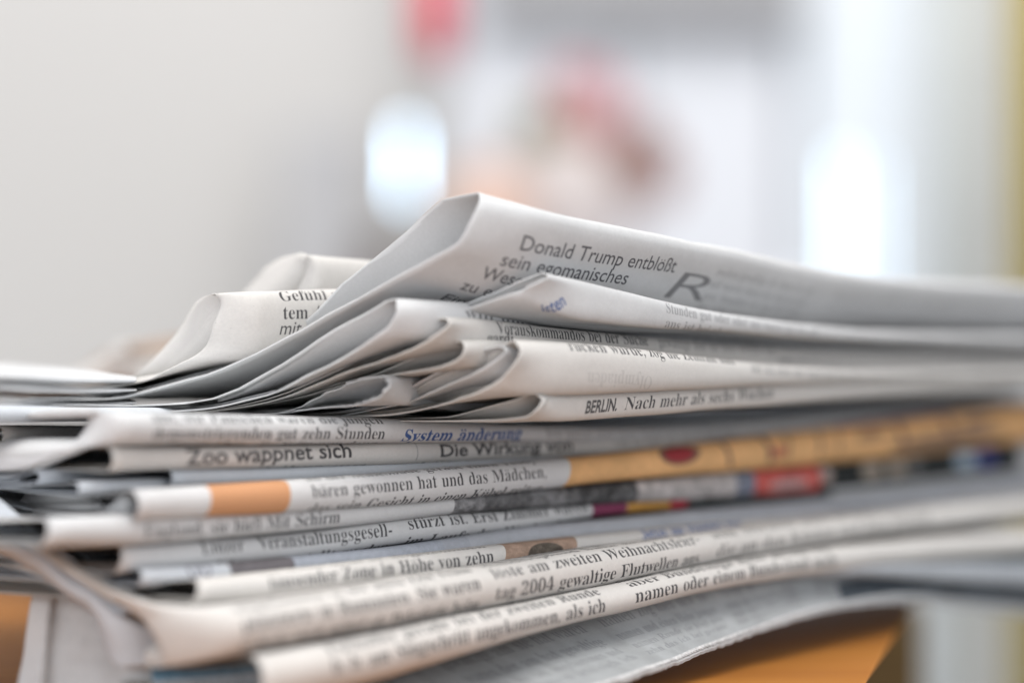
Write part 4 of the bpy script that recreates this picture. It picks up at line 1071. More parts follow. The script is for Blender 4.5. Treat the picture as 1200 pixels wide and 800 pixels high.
newspaper('smaller open curled fold farther back, just above the fold with Gefühl', 300,
          [(370, 300, 60, 2.0, 8), (430, 306, 60, 2.0, 8), (700, 345, 45, 2, 14)], 'loop',
          left=[(180, 440, 410), (240, 395, 390), (286, 343, 383), (300, 329, 382), (315, 312, 377.7), (332, 302, 373.3), (345, 299, 369), (354, 305, 367.5), (352, 318, 367), (346, 331, 367.5), (338, 345, 368.5), (310, 370, 371), (240, 410, 381), (160, 450, 400)],
          ridge=6, paper=WARM, inner=3, gap=0.12, x_end=760, cols=36, wrinkle=.1)

def pr(pg, fd):
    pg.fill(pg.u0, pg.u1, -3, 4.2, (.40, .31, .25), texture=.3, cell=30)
    C(pg, fd, 190, 330, 385, 420, pitch=2.8, xh=1.2, alpha=.6)
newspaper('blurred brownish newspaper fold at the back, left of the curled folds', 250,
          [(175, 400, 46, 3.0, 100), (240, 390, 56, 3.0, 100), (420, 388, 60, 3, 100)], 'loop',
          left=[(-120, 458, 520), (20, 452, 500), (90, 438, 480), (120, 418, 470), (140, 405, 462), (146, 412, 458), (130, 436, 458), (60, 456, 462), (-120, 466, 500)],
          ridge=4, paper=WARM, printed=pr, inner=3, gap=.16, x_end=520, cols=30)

# slim fold with blue writing
def pr(pg, fd):
    T(pg, fd, 'isten', 626, 366, 664, 356, 1.2, font='sans', shear=.2, ink=BLUE, weight=10)
    C(pg, fd, 780, 940, 366, 385, pitch=2.2, xh=1.0, alpha=.55)
    C(pg, fd, 955, 1200, 386, 398, pitch=2.4, xh=1.0, alpha=.4)
newspaper('slim pointed fold with blue writing, leaning in front of the uppermost newspaper', 720,
          [(690, 332, 44, 1.2, -3), (770, 352, 32, 1.2, -4), (850, 368, 20, 1.2, -5), (950, 382, 14, 1.2, -5), (1290, 396, 10, 1.2, -5)], 'loop',
          left=[(460, 392, 349), (510, 370, 345), (551, 354, 342.5), (590, 338, 341), (620, 325, 340), (635, 320, 339.5),
                (640, 324, 338.5), (630, 331, 338.5), (600, 343, 339), (570, 353, 340), (540, 364, 341), (460, 392, 346)],
          ridge=5, paper=NEUTRAL, printed=pr, inner=5, gap=0.13, v_print=8, wrinkle=.1)

# fold with upside-down text
def pr(pg, fd):
    T(pg, fd, 'Augenblick ist gründlich', 700, 371, 560, 357, 1.1, weight=-4)
    T(pg, fd, 'will um alle Zeit', 545, 372, 700, 389, .95, weight=-6, alpha=.8)
    C(pg, fd, 700, 880, 386, 402, pitch=2.2, xh=1.1, alpha=.75)
    C(pg, fd, 890, 1210, 398, 412, pitch=2.2, xh=1.1, alpha=.75)
newspaper('wide open fold under the uppermost newspaper, its upper line of text upside down', 620,
          [(545, 355, 42, 1.4, -1), (650, 366, 34, 1.2, 1), (750, 377, 26, 1.2, 1), (850, 386, 24, 1.2, 1), (1000, 397, 22, 1.2, 1), (1290, 405, 20, 1.2, 1)], 'loop',
          left=[(60, 476, 365), (180, 474, 350), (250, 467, 347), (330, 428, 345), (375, 397, 344), (405, 380, 343), (435, 363, 341), (452, 354, 339.8),
                (464, 352, 338), (463, 365, 336.8), (452, 383, 337), (430, 401, 338), (392, 425, 340), (355, 443, 342), (320, 460, 344), (250, 478, 347), (160, 484, 352), (40, 488, 366)],
          ridge=8, paper=NEUTRAL, printed=pr, inner=4, gap=0.12, v_print=8, wrinkle=.18)

# fold with Vorauskommandos
def pr(pg, fd):
    T(pg, fd, 'Vorauskommandos bei der Suche', 583, 391, 760, 405, 1.25, weight=-5)
    T(pg, fd, 'gardi', 570, 403, 602, 404, 1.2, weight=-2)
    C(pg, fd, 772, 900, 406, 420, pitch=2.3, xh=1.1, alpha=.6)
    C(pg, fd, 912, 1250, 426, 436, pitch=2.3, xh=1.1, alpha=.75)
newspaper('narrow fold with the word Vorauskommandos along its ridge', 625,
          [(585, 377, 36, 1.4, -2), (700, 390, 30, 1.4, -3), (850, 404, 26, 1.4, -4.5), (1000, 412, 22, 1.3, -5), (1290, 416, 20, 1.3, -5)], 'loop',
          left=[(150, 480, 356.5), (250, 480, 350.5), (330, 463, 346.9), (380, 440, 344.4), (417, 421, 342.7), (455, 402, 340.9), (490, 383, 339.3), (512, 374, 338.3), (522, 373, 337.1), (526, 378, 335.8), (515, 389, 335.7), (490, 405, 336.7), (455, 420, 338.4), (417, 433, 340.7), (380, 447, 342.9), (330, 466, 345.9), (250, 482, 349.5), (150, 485, 355.5)],
          ridge=8, paper=WARM, printed=pr, inner=3, gap=0.12, v_print=8, wrinkle=.12)

newspaper('dark mouthed fold between the Vorauskommandos fold and the big fold below it', 625,
          [(600, 401, 34, 1.4, -4), (700, 412, 34, 1.4, -5), (850, 420, 26, 1.3, -5), (1000, 425, 20, 1.3, -6), (1290, 427, 18, 1.3, -6)], 'loop',
          left=[(220, 484, 359.0), (330, 466, 352.1), (400, 448, 347.8), (440, 437, 345.2), (470, 424, 343.0), (505, 409, 340.6), (528, 402, 339.0), (540, 400, 337.7), (545, 407, 336.4), (540, 417, 336.2), (527, 426, 337.0), (512, 431, 338.1), (480, 436, 340.4), (450, 441, 342.8), (420, 446, 345.0), (350, 466, 350.8), (220, 486.4, 359.0)],
          ridge=7, paper=WARM, inner=3, gap=0.12, v_print=7, wrinkle=.1)

newspaper('small fold with a torn ragged edge, tucked in among the open folds', 560,
          [(500, 441, 36, 1.5, 5), (560, 442, 40, 1.5, 5), (700, 446, 34, 1.4, 5)], 'loop',
          left=[(300, 486, 352.9), (345, 480, 349.1), (380, 463, 346.4), (412, 448, 343.8), (432, 442, 342.1), (452, 440, 339.8), (457, 447, 338.0), (452, 458, 337.9), (441, 466, 338.6), (428, 471, 339.9), (412, 475, 341.6), (380, 477, 344.9), (330, 484, 349.4), (280, 487.1, 353.9)],
          ridge=5, paper=NEUTRAL, inner=3, gap=0.12, x_end=760, cols=40, wrinkle=.1, ragged=1.1, inner_cut=.3)

# big fold
def pr(pg, fd):
    T(pg, fd, 'rücken wurde, zog die Zentrale nun', 668, 411, 862, 427, 1.35, weight=-5)
    T(pg, fd, 'Olympiaden', 765, 441, 688, 436, 1.35, alpha=.16)
    C(pg, fd, 880, 1200, 436, 446, pitch=2.3, xh=1.1, alpha=.6)
newspaper('big open fold with the words wurde, zog, nearest of the open folds', 720,
          [(640, 401, 62, 2.4, -2), (700, 405, 56, 2.2, -3), (800, 416, 40, 2.0, -4), (900, 427, 24, 1.6, -4), (1000, 433, 14, 1.2, -4), (1290, 430, 10, 1.0, -4)], 'loop',
          left=[(340, 487.8, 356.4), (420, 480, 350.9), (465, 470, 347.6), (485, 456, 346.1), (515, 440, 343.9), (542, 429, 342.1), (575, 414, 339.8), (592, 403, 338.4), (603, 399, 336.9), (608, 407, 335.5), (606, 420, 335.1), (597, 433, 335.6), (580, 448, 337.0), (560, 460, 338.7), (535, 469, 340.6), (505, 477, 343.1), (455, 486, 347.1), (380, 488.3, 352.9), (300, 487.3, 359.4)],
          ridge=8, paper=WARM, printed=pr, inner=4, gap=0.12, v_print=12, wrinkle=.12)
newspaper('thin single fold resting inside the mouth of the big open fold', 700,
          [(640, 410, 40, 1.6, -2), (720, 415, 40, 1.6, -2)], 'loop',
          left=[(380, 486, 354.5), (450, 471, 348.0), (490, 448, 345.0), (530, 424, 342.0), (560, 412, 340.1), (585, 406, 338.4), (590, 411, 337.4), (578, 424, 337.9), (548, 441, 339.9), (515, 455, 342.4), (480, 470, 345.1), (400, 487, 351.5)],
          ridge=5, paper=NEUTRAL, inner=0, x_end=760, cols=20, wrinkle=.1)

# BERLIN
def pr(pg, fd):
    T(pg, fd, 'BERLIN.', 684, 484, 722, 480.5, 1.1, font='sans', weight=26, shear=.3)
    T(pg, fd, 'Nach mehr als sechs Wochen', 730, 480, 905, 466, 1.2, shear=.3, weight=-5)
    T(pg, fd, 'schon Hinterher an diesem Freitag', 668, 491, 860, 479, 1.2, shear=.3, weight=-4)
newspaper('cream fold with BERLIN printed at its lower edge, lowest of the open folds', 700,
          [(660, 459, 34, 1.9, -2), (800, 452, 30, 1.8, -2), (900, 446, 28, 1.6, -2), (1000, 440, 26, 1.5, -2), (1100, 436, 24, 1.4, -2), (1290, 428, 24, 1.4, -2)], 'loop',
          left=[(380, 490.8, 359.7), (470, 490, 352.7), (525, 488, 348.4), (555, 481, 345.9), (590, 471, 343.0), (615, 464, 340.9), (628, 461, 339.1), (634, 469, 337.5), (631, 479, 337.1), (620, 487, 338.0), (595, 491.5, 340.1), (550, 493, 343.8), (480, 493.5, 349.7), (380, 490.8, 358.2)],
          ridge=6, paper=WARM, printed=pr, inner=3, gap=0.12, v_print=8, wrinkle=.1)

# --- lower, flat folded newspapers
def pr(pg, fd):
    L(pg, fd, ['aus, wir Pauschen waren die jungen', 'demonstrierenden gut zehn Stunden', 'wollte er aber, die Seite nur dann'], 1, 178, 514, 450, 514, weight=-4, pitch=2.35)
    T(pg, fd, 'System änderung', 468, 516.5, 610, 514, 1.35, ink=BLUE, weight=4, shear=.25)
    C(pg, fd, 640, 860, 512, 518, pitch=2.4, xh=1.2, alpha=.5)
newspaper('first flat folded newspaper below the open folds, with the words die jungen and blue System', 430,
          [(150, 483, 37, 2.6, -2), (300, 487, 33, 2.5, -2), (455, 491, 28, 2.3, -2), (600, 498, 20, 1.5, -2), (750, 501, 16, 1.3, 0), (900, 494, 15, 1.3, 0), (1000, 486, 15, 1.3, 0), (1290, 468, 15, 1.3, 0)],
          'fold', left=[(-80, 500, 352), (20, 489, 345), (70, 482, 340), (103, 483, 335), (104, 490, 333.5), (99, 503, 332.8), (86, 518, 332.6), (66, 533, 333), (42, 544, 335), (18, 550, 338), (-60, 552, 347)],
          ridge=3, paper=NEUTRAL, printed=pr, inner=3, gap=.16, wrinkle=.14)
newspaper('short rolled fold at the left edge of the picture, upper of two', 250,
          [(-2, 499, 20, 1.4, 14), (60, 499, 19, 1.4, 14), (200, 499, 18, 1.4, 14)], 'fold', paper=WARM, inner=4, gap=0.15, x_end=420, cols=24)
newspaper('short rolled fold at the left edge of the picture, lower of two', 240,
          [(-60, 521, 22, 1.4, 14), (60, 520, 21, 1.4, 14), (200, 520, 18, 1.4, 14)], 'fold', paper=WARM, inner=4, gap=0.15, x_end=420, cols=24)

# Zoo wappnet sich
def pr(pg, fd):
    T(pg, fd, 'Zoo wappnet sich', 218, 544, 413, 535, 1.45, font='sans', weight=20)
    T(pg, fd, 'Die Wirkung von', 515, 535, 672, 528, 1.22, font='sans', weight=22)
    T(pg, fd, 'und ihre gut geschützt nur hinaus', 218, 551, 640, 538, 1.1, weight=-5)
    C(pg, fd, 720, 900, 524, 530, pitch=2.6, xh=1.2, alpha=.5)
    pg.fill(fd(489, 530)[0], fd(490, 530)[0], -1, 4, (.25, .25, .26), alpha=.7)
newspaper('narrow folded newspaper with the bold words Zoo wappnet sich', 425,
          [(123, 522, 31, 2.0, 0), (220, 522, 27, 2.0, 0), (330, 520, 27, 2.0, 0), (455, 517, 27, 1.9, 0), (560, 515, 24, 1.8, 0), (680, 513, 20, 1.7, 0), (900, 505, 18, 1.6, 0), (1290, 482, 18, 1.6, 0)],
          'fold', paper=WARM, printed=pr, inner=4, gap=0.15, wrinkle=.10)

newspaper('thin bluish white fold between the Zoo fold and the one with the orange block', 430,
          [(196, 550, 19, 1.2, 1), (300, 548, 17, 1.2, 1), (450, 541, 16, 1.1, 1), (700, 529, 13, 1, 1), (1290, 500, 12, 1, 1)],
          'fold', paper=COOL, inner=3, gap=.16, wrinkle=.08)
newspaper('thin short fold at the left under the Zoo fold', 330,
          [(88, 565, 15, 1.0, -6), (180, 560, 15, 1.0, -6), (400, 554, 14, 1, -6)], 'fold', paper=COOL, inner=4, gap=0.12, x_end=520, cols=24, wrinkle=.1)
newspaper('small crumpled fold at the far left, beneath the first flat newspaper', 260,
          [(70, 548, 20, 1.2, 0), (105, 546, 17, 1.2, 0), (240, 548, 13, 1.2, 2)], 'fold',
          left=[(-40, 556, 345), (10, 560, 340), (28, 552, 337), (38, 548, 335.5), (46, 556, 334), (44, 566, 333.6), (30, 571, 335), (-30, 574, 342)], ridge=3,
          paper=COOL, inner=4, gap=0.15, x_end=420, cols=30, wrinkle=.35)

# orange block
def pr(pg, fd):
    block(pg, fd, 250, 343, 585, ORANGE, slant=-.1)
    L(pg, fd, ['an der Schießbude gerade einen Teddy-', 'bären gewonnen hat und das Mädchen,', 'das sein Gesicht in einen Kübel reiten'], 1, 366, 583, 641, 559, weight=-4, xh=1.28)
    block(pg, fd, 673, 1400, 550, OCHRE, slant=-.25, texture=.12, cell=60)
    R_ = (.38, .05, .06); D_ = (.13, .07, .08)
    def oval(x0, x1, y, va, vb, col, **kw):
        pg.fill(fd(x0, y)[0], fd(x1, y)[0], va, vb, col, **kw)
    oval(770, 822, 530, 0.2, 4.2, D_, round_=1, alpha=.85)
    oval(776, 814, 530, 0.9, 3.7, R_, round_=1, alpha=.95)
    oval(900, 922, 520, 3.0, 5.0, R_, round_=1, alpha=.6)
    oval(1000, 1040, 505, 2.2, 4.6, D_, round_=1, alpha=.5)
    for x, w in ((842, 5), (893, 6), (925, 3), (963, 4), (985, 3), (1050, 6), (1105, 6)):
        oval(x, x + w, 520, .2, 5.5, D_, slant=.3 if w > 4 else -.2, alpha=.9)
    oval(822, 905, 515, -1.2, .5, D_, alpha=.7)
    oval(975, 1120, 500, -1.2, 1.3, (.34, .04, .06), alpha=.95)
    oval(1040, 1180, 510, 4.3, 7.5, (.05, .05, .08), alpha=.7, round_=1)
    oval(1130, 1160, 500, 2.5, 4.2, (.10, .08, .14), round_=1, alpha=.7)
newspaper('folded newspaper with an orange block, the words bären gewonnen and a long ochre picture', 495,
          [(152, 574, 35, 2.3, 0), (250, 568, 36, 2.3, 0), (343, 562, 37, 2.3, 0), (480, 552, 37, 2.3, 0), (640, 539, 33, 2.2, 0), (700, 533, 32, 2.2, 0), (900, 510, 38, 2.4, 0), (1050, 492, 42, 2.6, 0), (1200, 474, 42, 2.6, 0), (1290, 463, 42, 2.6, 0)],
          'fold', paper=(.66, .66, .66), printed=pr, inner=4, gap=0.16, wrinkle=.08)
newspaper('crumpled grey inner fold showing left of the white end of the orange block newspaper', 420,
          [(148, 573, 30, 1.8, 1), (200, 571, 28, 1.8, 1), (300, 566, 26, 1.8, 4)], 'fold',
          left=[(20, 600, 350), (80, 598, 343), (108, 590, 338), (120, 578, 336), (133, 574, 333), (136, 582, 331), (128, 592, 330.5), (115, 597, 332), (104, 601, 336), (40, 604, 344)], ridge=4,
          paper=NEUTRAL, inner=4, gap=0.25, x_end=420, cols=24, wrinkle=.6)

# Mit Schirm
def pr(pg, fd):
    L(pg, fd, ['um tun nach erinnere, kam aus', 'England, sie hieß Mit Schirm', 'werden die Filme mit dem um'], 1, 168, 630, 398, 611.5, weight=-4)
    G = lambda g: (g, g, g * 1.02)
    block(pg, fd, 533, 568, 592, G(.26), texture=.5, cell=9)
    block(pg, fd, 568, 622, 592, G(.15), texture=.5, cell=12)
    block(pg, fd, 622, 665, 592, G(.22), texture=.5, cell=12)
    block(pg, fd, 665, 748, 580, G(.12), texture=.8, cell=14)
    block(pg, fd, 748, 864, 575, (.50, .47, .46), texture=.4, cell=20)
    block(pg, fd, 864, 886, 570, (.22, .24, .30), texture=.3, cell=14)
    block(pg, fd, 886, 962, 565, (.60, .13, .11), texture=.5, cell=20)
    pg.fill(fd(900, 565)[0], fd(950, 565)[0], 2.6, 4.6, (.5, .33, .32), texture=.4, round_=1)
    block(pg, fd, 962, 1172, 560, (.035, .04, .04), texture=.5, cell=20)
    for x0, x1, c in ((962, 975, (.5, .42, .38)), (1010, 1034, (.42, .36, .30)), (1040, 1062, (.42, .36, .30)), (1066, 1080, (.2, .2, .2)), (1120, 1144, (.45, .56, .66)), (1146, 1166, (.06, .07, .3))):
        yy = 563 - (x0 - 960) * .105
        pg.fill(fd(x0, yy)[0], fd(x1, yy)[0], 1.0, 4.2, c, round_=1)
newspaper('folded newspaper with Mit Schirm in its text and a grey picture turning red and black', 430,
          [(52, 607, 34, 2.2, -4), (165, 602, 35, 2.2, -4), (280, 597, 31, 2.2, -4), (400, 589, 27, 2.1, -4), (480, 582, 25, 2.0, -4), (535, 577, 24, 2.0, -4), (700, 566, 25, 1.9, -4), (860, 553, 29, 1.8, -4), (1000, 541, 30, 1.8, -4), (1200, 520, 30, 1.8, -4), (1290, 510, 30, 1.8, -4)],
          'fold', paper=NEUTRAL, printed=pr, inner=4, gap=0.20, wrinkle=.10, skew=-.25)

# Veranstaltungsgesell-
def pr(pg, fd):
    L(pg, fd, ['werden', 'Linzer', 'nach der'], 1, 237, 649, 287, 644.5, weight=-4, pitch=2.9)
    L(pg, fd, ['die Weichen für um', 'Veranstaltungsgesell-', 'vorgestellt zu der'], 1, 304, 643, 460, 627, weight=-3, xh=1.3, pitch=2.9)
    L(pg, fd, ['ging es damit von oben her', 'stürzt ist. Erst Zimmer waren', 'im Laufe der Woche dann'], 1, 479, 620, 690, 598, weight=-3, xh=1.25, pitch=2.9)
    block(pg, fd, 695, 735, 596, (.25, .06, .12))
    block(pg, fd, 735, 786, 590, (.55, .30, .08), texture=.2)
    block(pg, fd, 786, 806, 590, (.45, .05, .07))
    block(pg, fd, 806, 1010, 588, (.06, .07, .07), texture=.6, cell=20)
newspaper('folded newspaper with the long word Veranstaltungsgesell- on its fold', 440,
          [(137, 638, 33, 2.1, -1), (200, 634, 33, 2.1, -1), (330, 624, 33, 2.1, -1), (480, 605, 29, 2.0, -2), (600, 597, 23, 1.7, -2), (700, 588, 16, 1.4, -2), (860, 576, 15, 1.2, -1), (1000, 566, 15, 1.2, -1), (1290, 540, 18, 1.2, -1)],
          'fold', paper=NEUTRAL, printed=pr, inner=4, gap=0.20, wrinkle=.10, skew=-.2)

# bluish fold
def pr(pg, fd):
    T(pg, fd, '00', 220, 678, 250, 675, 1.5, font='sans', ink=(.2, .2, .25))
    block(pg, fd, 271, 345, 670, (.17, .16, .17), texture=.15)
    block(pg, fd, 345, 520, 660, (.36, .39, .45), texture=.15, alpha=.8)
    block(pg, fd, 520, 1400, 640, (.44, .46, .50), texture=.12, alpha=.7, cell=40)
    C(pg, fd, 820, 1250, 604, 618, pitch=2.6, xh=1.2, alpha=.4)
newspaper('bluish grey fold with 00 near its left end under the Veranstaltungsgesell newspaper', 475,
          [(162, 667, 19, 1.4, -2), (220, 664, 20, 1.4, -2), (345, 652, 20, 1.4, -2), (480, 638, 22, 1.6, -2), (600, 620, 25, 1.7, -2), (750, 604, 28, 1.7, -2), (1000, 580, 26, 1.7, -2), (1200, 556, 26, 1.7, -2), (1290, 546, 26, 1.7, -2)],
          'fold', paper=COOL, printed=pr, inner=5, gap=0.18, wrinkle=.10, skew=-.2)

# Höhe von zehn
def pr(pg, fd):
    L(pg, fd, ['ist nach dem er angekommen', 'tausender Zone in Höhe von zehn', 'kommt eine Welle auf uns nur'], 1, 316, 690, 579, 658, xh=1.3, pitch=2.9, weight=-2)
    block(pg, fd, 596, 680, 645, (.42, .30, .23), texture=.2, slant=-.3)
    pg.fill(fd(617, 645)[0], fd(662, 645)[0], 1.0, 5.0, (.13, .11, .09), texture=.4, round_=1)
    T(pg, fd, 'Jetzt im Handel nur', 754, 631, 872, 617, 1.3, ink=BLUE, weight=6)
    C(pg, fd, 890, 1250, 606, 618, pitch=2.6, xh=1.2, alpha=.5)
newspaper('folded newspaper with the words in Höhe von zehn and a small brown picture', 560,
          [(228, 679, 29, 2.0, -2), (300, 672, 33, 2.1, -2), (400, 660, 31, 2.0, -2), (580, 639, 27, 1.9, -2), (680, 628, 22, 1.7, -2), (850, 612, 18, 1.5, -2), (1000, 600, 16, 1.4, -2), (1290, 568, 18, 1.4, -2)],
          'fold', paper=WARM, printed=pr, inner=4, gap=0.20, wrinkle=.10, skew=-.3)

# tag 2004 gewaltige Flutwellen
def pr(pg, fd):
    L(pg, fd, ['den, bis wir in der alten Zeit', 'angekommen in der alten Zeit Team', 'platzierte in Rumänien. Sie waren', 'scherte mich mittel als Delegierte beim', 'und am ersten Tag bei ihnen nicht'], 3, 279, 762, 558, 712, pitch=3.0, xh=1.32, weight=-2)
    L(pg, fd, ['bei den anderen her mit dem', 'Hundertpfund hatte niemand er', 'löste am zweiten Weihnachtsfeier-', 'tag 2004 gewaltige Flutwellen aus.', 'und am ersten Tag bei ihnen nicht'], 3, 579, 703, 820, 658, pitch=3.0, xh=1.34, weight=-3)
    L(pg, fd, ['bei den anderen her mit dem', 'am Strand und in den Orten', 'die an den Küsten und dem Strand', 'und am ersten Tag bei ihnen'], 2, 838, 653, 1090, 612, pitch=3.0, xh=1.34, weight=-3, alpha=.7)
newspaper('thick rounded newspaper fold with the words tag 2004 gewaltige Flutwellen', 670,
          [(290, 706, 58, 4.0, -2), (400, 690, 53, 3.8, -2), (570, 662, 49, 3.4, -2), (700, 643, 43, 3.0, -2), (850, 621, 34, 2.6, -2), (1000, 603, 28, 2.4, -2), (1200, 582, 24, 2.2, -2), (1290, 572, 24, 2.2, -2)],
          'fold', left=[(-80, 560, 350), (0, 600, 340), (50, 640, 334), (82, 663, 331), (115, 688, 328.5), (150, 713, 326.5), (168, 727, 325), (182, 748, 323), (190, 768, 322.5), (190, 778, 323.5), (170, 782, 329), (100, 775, 350)],
          ridge=6, paper=WARM, printed=pr, inner=4, gap=0.25, wrinkle=.22, inner_cut=2.0)

# als ich
def pr(pg, fd):
    L(pg, fd, ['wollten alle noch einmal', 'tausendstimmige, wuselnde', 'Fußballer gerade bei der zweiten Runde', 'b. b. am Singschritt angekommen, als ich', ''], 3, 390, 789, 709, 716, pitch=2.6, xh=1.34, weight=-3)
    L(pg, fd, ['mein Lampen nicht erst hier am', 'aber Bundesliga mehr als ein Tor', 'namen oder einem Bundesland noch'], 2, 744, 706, 980, 662, pitch=2.6, xh=1.34, weight=-3)
    C(pg, fd, 1000, 1250, 640, 655, pitch=2.7, xh=1.3, alpha=.45)
newspaper('second lowest large fold with the words zweiten Runde and als ich', 700,
          [(294, 768, 60, 3.4, -3), (400, 749, 56, 3.4, -3), (500, 729, 48, 3.4, -3), (600, 709, 39, 3.2, -3), (700, 689, 32, 3.0, -3), (850, 658, 30, 2.8, -3), (1000, 638, 28, 2.4, -3), (1100, 628, 28, 2.4, -3), (1290, 615, 28, 2.4, -3)],
          'fold', paper=WARM, printed=pr, inner=4, gap=0.25, wrinkle=.18, skew=-.1)


# ------------------------------------------------------------------ single loose sheets
def sheet(label, rows, uvw=None, paper=NEUTRAL, printed=None, serrated=False, seed=1, n=(40, 120), wrinkle=.2, part='cover_sheet', name='newspaper', inner=0, gap=.3, step=None, near=True):
    """a sheet drawn through rows of points (px, py, Y); rows run from the top downwards"""
    R = [catmull(np.array([P(x, y, recede(x, Y, 650)) if near is True else P(x, y, Y + near) for x, y, Y in r]), 60) for r in rows]
    m = n[1]
    R = [at_arclen(r, np.linspace(0, 1, m) * np.linalg.norm(np.diff(r, axis=0), axis=1).sum()) for r in R]
    A = np.array(R)
    cols = [catmull(A[:, j], n[0]) for j in range(m)]
    W = np.array(cols).transpose(1, 0, 2)
    Nn = normals(W)
    D = np.array([[noise.noise(Vector((p[0] * .07 + seed, p[1] * .07, p[2] * .07))) + .35 * noise.noise(Vector((p[0] * .25, p[2] * .25, seed))) for p in r] for r in W])
    W = W + Nn * (D * wrinkle)[:, :, None]
    if serrated:
        W[-1, ::2] += (W[-1, ::2] - W[-3, ::2]) / np.linalg.norm(W[-1, ::2] - W[-3, ::2], axis=1)[:, None] * (.35 + .5 * np.random.default_rng(9).random((len(W[-1, ::2]), 1)))
    du = np.linalg.norm(np.diff(W[len(W) // 2], axis=0), axis=1); u = np.concatenate([[0], np.cumsum(du)])
    dv = np.linalg.norm(np.diff(W[:, m // 2], axis=0), axis=1); v = np.concatenate([[0], np.cumsum(dv)])
    pg = Page(0, min(u[-1], 240), 0, v[-1], paper, 900 + seed)
    if printed:
        printed(pg, None)
    mat = paper_material('printed_newsprint', paper, pg.image('newsprint_page'))
    uv = np.zeros(W.shape[:2] + (2,))
    uv[..., 0] = u[None, :] / pg.u1
    uv[..., 1] = 1 - v[:, None] / v[-1]
    base = W[-1, 0]
    root = empty(name, label, 'newspaper', tuple(base * MM), 'newspapers piled up in the stack')
    mesh_object(part, W, mat, root, uv, origin=base, thick=.12)
    for k in range(1, inner + 1):
        mesh_object('inner_sheet', W[:, ::2] + (Nn[:, ::2] * -gap * k if step is None else np.array(step) * k), plain_paper(paper), root, None, origin=base, thick=.12)
    return root


# lowest newspaper: grey face with rows of print, serrated lower edge lying on the table
def pr(pg, fd):
    pg.fill(0, 240, 0, 60, (.30, .32, .33), alpha=.75, texture=.25, cell=60)  # grey print tint, darkened further for the shade this face lies in
    pg.fill(118, 240, pg.v1 - 5.5, pg.v1 - 1.2, (.07, .085, .10), texture=.4, cell=60)  # dark band painted in for the shadowed gap under the sheets at right
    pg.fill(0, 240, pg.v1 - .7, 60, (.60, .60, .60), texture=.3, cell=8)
    for c in range(9):
        pg.column(3 + c * 27, 3 + c * 27 + 24, 1.5, pg.v1 - 1.6, pitch=1.7, xh=.75, alpha=.40)
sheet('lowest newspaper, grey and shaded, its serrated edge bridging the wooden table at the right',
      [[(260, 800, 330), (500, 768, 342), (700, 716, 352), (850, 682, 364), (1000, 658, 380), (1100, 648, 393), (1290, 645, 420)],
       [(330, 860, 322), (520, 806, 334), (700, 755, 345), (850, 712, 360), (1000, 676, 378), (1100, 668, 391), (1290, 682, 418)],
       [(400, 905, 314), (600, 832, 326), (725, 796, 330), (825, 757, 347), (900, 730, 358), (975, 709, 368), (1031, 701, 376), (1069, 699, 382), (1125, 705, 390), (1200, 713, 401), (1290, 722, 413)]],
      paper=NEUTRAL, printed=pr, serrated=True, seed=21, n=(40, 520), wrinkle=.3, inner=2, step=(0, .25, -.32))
# thin teal printed layer at lower right
def pr(pg, fd):
    pg.fill(28, 47, 0, 2.4, (.10, .33, .34), texture=.3, cell=12)
    pg.fill(47, 140, 0, 2.4, (.03, .09, .08), texture=.4, cell=12)
    pg.column(4, 90, 4.5, 8, pitch=2.5, xh=1.3, alpha=.4)
sheet('bottom fold at the lower right with a teal strip of print',
      [[(905, 668, 368), (960, 663, 372), (1030, 658, 378), (1100, 655, 386), (1290, 652, 412)],
       [(905, 671, 364), (960, 668, 368), (1030, 664, 374), (1100, 663, 382), (1290, 664, 408)],
       [(905, 674, 365), (960, 673, 369), (1030, 673, 375), (1100, 677, 383), (1290, 687, 409)],
       [(905, 676, 374), (960, 675, 378), (1030, 676, 384), (1100, 681, 392), (1290, 692, 418)]],
      paper=COOL, printed=pr, seed=22, n=(26, 90), wrinkle=.1)

# hanging sheet at the lower left
def show_through(pg, fd):
    for k in range(2):
        pg.column(3 + k * 19, 19 + k * 19, 2.5, pg.v1 - 1, pitch=2.8, xh=1.2, alpha=.07)
for k_, (ra, rb_, ra2, lab) in enumerate((
        ([(14, 606, 329), (58, 628, 328.5), (90, 646, 328), (146, 685, 327), (215, 712, 327)], 0, [(40, 590, 346), (100, 600, 345), (160, 625, 344), (220, 655, 343), (290, 690, 342)],
         'upper thin loose sheet fanning out below the left end of the Mit Schirm newspaper'),
        ([(2, 604, 326), (48, 634, 325.5), (98, 668, 325), (160, 704, 324.5), (225, 722, 324)], 0, [(30, 598, 344), (95, 628, 343), (150, 660, 342), (210, 685, 341), (290, 705, 340)],
         'lower thin loose sheet fanning out just above the thick Flutwellen newspaper'),
        ([(-60, 584, 344), (0, 590, 338), (60, 601, 334), (112, 606, 333), (150, 606, 333)], 0, [(-60, 560, 360), (0, 566, 356), (60, 570, 350), (112, 575, 348), (170, 580, 346)],
         'thin lavender grey sheet behind the crumpled fold at the left edge'),
        ([(-60, 540, 338), (20, 544, 334), (70, 546, 331), (110, 548, 330), (190, 549, 330)], 0, [(-60, 524, 350), (20, 526, 346), (70, 527, 343), (110, 528, 341), (190, 530, 339)],
         'thin pale sheet in the gap between the first flat newspaper and the Zoo newspaper'))):
    mid = [((p[0] + q[0]) / 2, (p[1] + q[1]) / 2 + 2, (p[2] + q[2]) / 2) for p, q in zip(ra, ra2)]
    sheet(lab, [ra2, mid, ra], paper=COOL, seed=50 + k_, near=3, n=(24, 50), wrinkle=.3, inner=2, step=(.5, .8, -.25))
